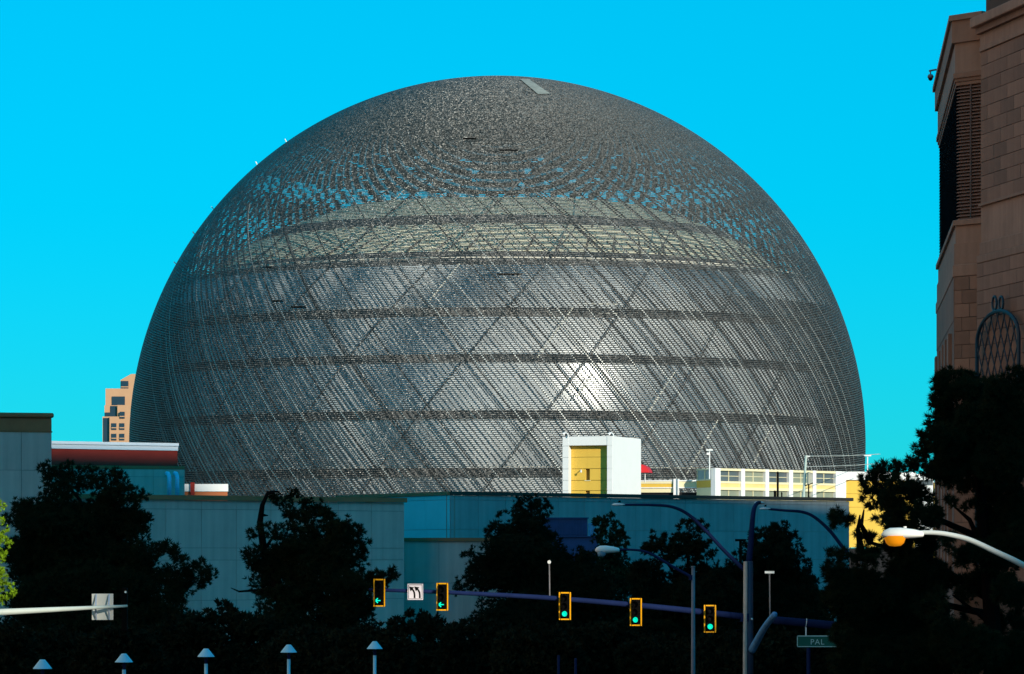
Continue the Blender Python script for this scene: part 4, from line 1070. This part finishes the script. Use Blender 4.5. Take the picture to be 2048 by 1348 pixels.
# traffic signals
def signal(px, py, yaw, kind, label):
    t = thing('traffic_signal', label, 'traffic signal', P(px, py, SD - .3), 'traffic signals on the long arm')
    t.rotation_euler = (0, 0, yaw)
    W, H = 0.29, 0.66
    def part(mb, name, m, par=None, smooth=False):
        o = mb.build(name, m, None, smooth); o.parent = par or t; return o
    mb = MB(); mb.box((-W, -0.03, -H), (W, 0.0, H)); part(mb, 'backplate', M_black)
    bw = 0.062
    for (x0, x1, z0, z1) in ((-W, -W + bw, -H, H), (W - bw, W, -H, H), (-W + bw + .03, W - bw - .03, H - bw, H), (-W + bw + .03, W - bw - .03, -H, -H + bw)):
        mb = MB(); mb.box((x0, -0.036, z0), (x1, -0.031, z1)); part(mb, 'border_tape', M_yborder)
    mb = MB(); mb.box((-0.17, -0.14, -0.55), (0.17, 0.12, 0.55)); part(mb, 'housing', M_black)
    mb = MB(); mb.tube([(0, 0.12, 0), (0, 0.42, 0)], 0.05, 6); part(mb, 'bracket', M_black)
    for k, z in enumerate((0.37, 0.0, -0.37)):
        # open-bottomed tunnel visor
        mb = MB(); n_ = 14; vs = []
        for j in range(n_ + 1):
            th = math.radians(-60) + math.radians(300) * j / n_
            for (y_, r_) in ((-0.14, 0.155), (-0.34, 0.15)):
                vs.append((r_*math.cos(th), y_, z + r_*math.sin(th)))
        fs = [(2*j, 2*j+1, 2*j+3, 2*j+2) for j in range(n_)]
        mb.add(vs, fs); v = part(mb, 'visor', M_black)
        lit = k == 2
        mb = MB(); mb.lathe([(0.13, 0), (0.1, .02), (0.001, .03)], (0, 0, 0), 16)
        mb.v = [(x, -0.142 - zz, z + y) for x, y, zz in mb.v]
        if not lit: part(mb, 'lens', M_lensoff, v)
        elif kind == 'ball': part(mb, 'lens', M_led, v)
        else:
            part(mb, 'lens', M_lensoff, v)
            mb = MB(); w_ = 0.028; y_ = -0.2
            for (p0, p1) in (((-0.12, 0), (0.12, 0)), ((-0.13, 0.01), (-0.02, 0.11)), ((-0.13, -0.01), (-0.02, -0.11))):
                dx, dz = p1[0]-p0[0], p1[1]-p0[1]; l_ = math.hypot(dx, dz); nx, nz = -dz/l_*w_, dx/l_*w_
                yy = y_; y_ -= 0.003
                mb.add([(p0[0]+nx, yy, z+p0[1]+nz), (p1[0]+nx, yy, z+p1[1]+nz), (p1[0]-nx, yy, z+p1[1]-nz), (p0[0]-nx, yy, z+p0[1]-nz)], [(0, 1, 2, 3)])
            part(mb, 'green_arrow', M_led, v)
    return t
R = math.radians
signal(759, 1185.5, R(-14), 'arrow', 'leftmost traffic signal on the arm, with green left arrow')
signal(885, 1193.5, R(-12), 'arrow', 'traffic signal with green left arrow right of the two-arrow sign')
signal(1130, 1212, R(-9), 'ball', 'round green traffic signal nearest the middle of the long arm')
signal(1272, 1224, R(-12), 'ball', 'round green traffic signal, second of the three round ones')
signal(1420, 1237.5, R(0), 'ball', 'round green traffic signal nearest the signal pole')
# lane sign
ls = thing('lane_sign', 'white square sign with two curved black left arrows', 'sign', P(831, 1184, SD - .25))
def lbox(x0, x1, y0, y1, ya, yb, m, name):
    p, q = P(x0, y1, SD), P(x1, y0, SD); mb = MB(); mb.box((p.x, SD - .25 + ya, p.z), (q.x, SD - .25 + yb, q.z)); return mb.build(name, m, ls)
lbox(815.5, 846.5, 1167.5, 1199.5, 0, .03, M_signw, 'plate')
for r_ in ((817, 845, 1169, 1170), (817, 845, 1197, 1198), (817, 818, 1169, 1198), (844, 845, 1169, 1198)): lbox(*r_, -.006, -.001, M_black, 'border_line')
for ox in (0, 10.5):
    mb = MB()
    path = [(829.5 + ox, 1196), (829.5 + ox, 1190), (828.8 + ox, 1185), (827 + ox, 1181), (824.5 + ox, 1178)]
    vs = []; yv = SD - .262 - ox*0.0002
    for i, (x, y) in enumerate(path):
        a = path[max(i-1, 0)]; c = path[min(i+1, len(path)-1)]
        dx, dy = c[0]-a[0], c[1]-a[1]; l_ = math.hypot(dx, dy); nx, ny = -dy/l_*1.7, dx/l_*1.7
        for s in (1, -1):
            p = P(x + nx*s, y + ny*s, SD); vs.append((p.x, yv, p.z))
    mb.add(vs, [(2*i, 2*i+1, 2*i+3, 2*i+2) for i in range(len(path)-1)])
    tri = [P(x + ox, y, SD) for x, y in ((818.5, 1173), (828.5, 1174.5), (821.5, 1182.5))]
    mb.add([(p.x, yv - .001, p.z) for p in tri], [(0, 1, 2)])
    mb.build('arrow', M_black, ls)
mb = MB(); mb.tube([P(831, 1180, SD - .22), P(831, 1180, SD + .05)], 0.05, 6); mb.build('clamp', M_black, ls)
# detectors on rods
for (px, yt, yb, d, w_, lab) in ((1098.5, 1124, 1196, SD, 0.1, 'thin detector rod with small pale head on the long signal arm'), (1539, 1146, 1238, SD - 3.0, 0.44, 'thin rod with flat white detector bar above the pale blue arm')):
    t = thing('detector', lab, 'detector', P(px, yb, d))
    mb = MB(); mb.tube([P(px + 1, yb, d), P(px, yt, d)], 0.035, 6); mb.build('rod', M_pole, t)
    p = P(px, yt, d)
    mb = MB()
    if w_ > 0.2: mb.box((p.x - w_/2*0 - .22, p.y - .1, p.z - .02), (p.x + .22, p.y + .1, p.z + .09))
    else: mb.tube([p + Vector((0, -.12, 0)), p + Vector((0, .12, 0))], 0.09, 8)
    mb.build('sensor', M_lampw, t)
    mb = MB(); mb.tube([p + Vector((0, 0, -.12)), p], [0.04, 0.08], 8); mb.build('joint', M_pole, t)
# left sign arm
la = thing('cantilever_mast', 'sunlit grey mast arm reaching in from the left edge', 'signal pole', (XY(-80, 118).x, 118, 0))
mb = MB(); mb.tube([P(-80, 1228, 116), P(100, 1219.5, 118), P(254, 1212, 120)], [0.13, 0.09, 0.045], 10); mb.build('mast_arm', mat('grey_green_steel', (0.50, 0.55, 0.50), 0.5, var=0.12), la, smooth=True)
mb = MB(); mb.tube([Vector((XY(-80, 116).x, 116, 0)), P(-80, 1190, 116)], 0.16, 10); mb.build('pole', M_pole, la)
bs = thing('road_sign', 'grey back of a sign plate clamped to the left mast arm', 'sign', P(205, 1213, 119.7))
p, q = P(183.5, 1240, 119.9), P(226.5, 1187.5, 119.9)
mb = MB(); mb.box((p.x, 119.9, p.z), (q.x, 119.93, q.z)); mb.build('plate', M_signback, bs, bevel=0.01)
for px in (191, 217):
    mb = MB(); mb.tube([P(px + 1.5, 1189, 119.85), P(px, 1213, 119.6), P(px + 1.5, 1239, 119.85)], 0.03, 6); mb.build('bracket', mat('blue_steel_strap', (0.30, 0.38, 0.5), 0.45), bs)
ds = thing('traffic_signal', 'black side of a signal head at the tip of the left mast arm', 'traffic signal', P(250, 1215, 120.2))
p, q = P(243, 1262, 120.2), P(254, 1176, 120.2)
mb = MB(); mb.box((p.x, 120.2, p.z), (q.x, 120.5, q.z)); mb.build('housing', M_black, ds, bevel=0.02)
mb = MB(); mb.tube([P(251, 1184, 120.15), P(251, 1184, 120.0)], 0.04, 8); mb.build('bolt_cap', M_lampw, ds)
for y in (1195, 1213, 1232):
    mb = MB(); mb.tube([P(246, y, 120.35), P(240, y, 120.35)], [0.09, 0.1], 8); mb.build('visor', M_black, ds)
# plain lamp pole with drooping luminaire
lp = thing('street_lamp', 'street lamp with blue-white head on a straight capped pole', 'street lamp', (XY(1386, 120).x, 120, 0))
mb = MB(); mb.tube([Vector((XY(1386, 120).x, 120, 0)), P(1386.5, 1134, 120)], [0.085, 0.06], 10); mb.build('pole', mat('slate_pole', (0.17, 0.17, 0.22), 0.5, var=0.2, scale=2), lp, smooth=True)
mb = MB(); mb.tube([P(1386.5, 1134, 120), P(1386.5, 1132, 120)], [0.085, 0.06], 10); mb.build('cap', M_pole, lp)
mb = MB(); mb.tube(smooth_path([(1385,1155,120),(1350,1136,120),(1310,1112,120),(1285,1102,120),(1262,1099.5,120),(1236,1099,120)]), [0.05 - 0.015*k/30 for k in range(31)], 8); mb.build('lamp_arm', M_arm, lp, smooth=True)
cobra(lp, 1190, 1239, 1101, 16, 120, M_lamp, (1203.5, 1104, 9.5, 9), M_clear, dep=0.17)
mb = MB(); mb.tube([P(1381.5, 1150, 120), P(1381.5, 1160, 120)], 0.07, 8); mb.build('arm_clamp', M_arm, lp)
# near luminaire with amber globe
nl_ = thing('street_lamp', 'near street lamp with white head and glowing amber globe', 'street lamp', (XY(2140, 65).x, 65, 0))
mb = MB(); mb.tube([Vector((XY(2150, 65).x, 65, 0)), P(2150, 1180, 65)], [0.11, 0.08], 10); mb.build('pole', M_pole, nl_)
mb = MB(); mb.tube(smooth_path([(2150,1190,65),(2048,1131,65),(1990,1103,65),(1940,1080,65),(1900,1069.5,65),(1870,1065.5,65),(1840,1065,65)]), [0.06 - 0.018*k/36 for k in range(37)], 10); mb.build('lamp_arm', mat('pale_steel_arm', (0.55, 0.58, 0.56), 0.45), nl_, smooth=True)
cobra(nl_, 1763, 1847, 1070, 24, 65, M_lampw, (1790, 1075, 22, 18), M_amber, dep=0.17)
mb = MB(); p = P(1810, 1056, 65); mb.tube([p, p + Vector((0, 0, .03))], 0.03, 8); mb.build('photocell', M_lampw, nl_)
# pedestrian cone lamps
for k, (px, yt) in enumerate(((85, 1319), (248, 1307), (412, 1297), (577.5, 1289), (749.5, 1282.5))):
    d = 103.0 * 209.0 / (yt - YH)
    z = ZP(yt, d); c = XY(px, d)
    t = thing('cone_lamp', ('leftmost', 'second from left', 'middle', 'fourth from left', 'rightmost')[k] + ' pedestrian lamp with pale blue cone shade', 'lamp post', (c.x, c.y, 0), 'cone lamps along the walk')
    mb = MB(); mb.lathe([(0.001, 0), (0.075, -0.003), (0.09, -0.02), (0.285, -0.265), (0.28, -0.275), (0.001, -0.25)], (c.x, c.y, z), 28); mb.build('lamp_shade', M_cap, t)
    mb = MB(); mb.lathe([(0.001, -.25), (.05, -.26), (.05, -.34), (.075, -.36), (.05, -.40), (.038, -.46), (.06, -.48), (.06, -.5)], (c.x, c.y, z), 14); mb.build('neck', M_arm, t, smooth=True)
    mb = MB(); mb.tube([(c.x, c.y, 0), (c.x, c.y, z - .5)], 0.058, 10); mb.build('pole', M_cap, t, smooth=True)
    mb = MB(); mb.tube([(c.x, c.y, 0), (c.x, c.y, .25)], [0.13, 0.1], 10); mb.build('base', M_cap, t)
# small things among the trees
lamp_post('parking_lamp', 'small black T-shaped lamp left of the broad dark tree', 'lamp post', 1481, 1082, 1150, 250, 0.10, 0.38, M_black)
for px, y0, lab in ((1117, 1312, 'thin dark bollard post at the bottom, left of the pair'), (1151, 1318, 'thin dark blue bollard post at the bottom, right of the pair')):
    t = thing('bollard_post', lab, 'post', (XY(px, 130).x, 130, 0), 'thin posts at the bottom')
    mb = MB(); mb.tube([Vector((XY(px, 130).x, 130, 0)), P(px, y0, 130)], 0.05, 8); mb.build('pole', M_arm, t)
    mb = MB(); mb.tube([P(px, y0, 130), P(px, y0 - 1.5, 130)], [0.06, 0.02], 8); mb.build('cap', M_arm, t)
t = thing('small_floodlight', 'tiny pale lamp shining out among the dark trees at right', 'light', P(1664, 1158, 222))
mb = MB(); mb.tube([P(1664, 1152, 222), P(1663, 1160, 222)], [0.08, 0.17], 8); mb.build('head', M_lampw, t)
mb = MB(); mb.tube([Vector((P(1667, 0, 222).x, 222.3, 0)), P(1667, 1156, 222.3)], 0.05, 6); mb.build('pole', M_black, t)

# ------------------------------------------------------------------ unseen hotel masses, stepped and slit to shade the street and pass sun
sh = Vector((SUN.x, SUN.y)).normalized(); uh = Vector((-sh.y, sh.x))       # towards the sun; across it
tanE = math.tan(EL)
def AB(a, b): p = sh*a + uh*b; return p
CA = 90.0
def caster(parent, b0, b1, z0, z1, name='wall', depth=14.0):
    q = [AB(CA, b0), AB(CA, b1), AB(CA + depth, b1), AB(CA + depth, b0)]
    mb = MB(); mb.prism([(p.x, p.y) for p in q], z0, z1); return mb.build(name, M_hotel, parent)
def hshadow(z, a): return z + tanE * (CA - a)
def a_of(px, d): return XY(px, d).dot(sh)
def b_of(px, d): return XY(px, d).dot(uh)
ht = thing('hotel_shade_tower', 'unseen hotel tower behind the viewer, stepped and slit to shape the shade', 'building', (*AB(CA, 120), 0))
bsplit = b_of(408, 346)
asig = a_of(1100, SD)
zs0, zs1 = hshadow(3.3, asig), hshadow(8.1, asig)
bs0, bs1 = b_of(735, SD), b_of(1440, SD)
H_hi = hshadow(18.7, a_of(230, 330)) 
H_lo = hshadow(12.0, a_of(412, 346))
bw1 = b_of(232, 119)
caster(ht, bw1, bs0, 0, H_hi)
caster(ht, bs0, bs1, 0, zs0)
caster(ht, bs0, bs1, zs1, H_hi, 'shade_bar', 0.6)  # thin bar added above a slit that lets sun onto the signals
caster(ht, bs1, bsplit, 0, H_hi)
bsp2 = b_of(1190, 315)
caster(ht, bsplit, bsp2, 0, H_lo)
caster(ht, bsp2, 330, 0, hshadow(15.4, a_of(1240, 317)))
hw = thing('hotel_shade_wing', 'unseen lower hotel wing behind the viewer, slit to pass sun to the near lamp', 'building', (*AB(CA, -40), 0))
Hw = hshadow(5.2, a_of(120, 118))
bl0, bl1, al_ = b_of(1750, 65), b_of(1965, 65), a_of(1830, 65)
zl0_, zl1_ = hshadow(7.2, al_), hshadow(9.6, al_)
caster(hw, -160, bl0, 0, Hw)
caster(hw, bl0, bl1, 0, zl0_)
caster(hw, bl0, bl1, zl1_, Hw, 'shade_bar', 0.6)  # thin bar added over the gap that lights the near lamp head
caster(hw, bl1, bw1, 0, Hw)
# sunlit sandstone hotel along the left, outside the picture
hl = thing('hotel_slab', 'broad sunlit sandstone hotel slab left of the street, outside the picture', 'building', (-70, 90, 0))
a, b = Vector((-78, -40)), Vector((-52, 200))
d = (b - a).normalized(); n = Vector((d.y, -d.x))
mb = MB(); mb.prism([(p.x, p.y) for p in (a, b, b - n*20, a - n*20)], 0, 120); mb.build('wall', M_hotel, hl)
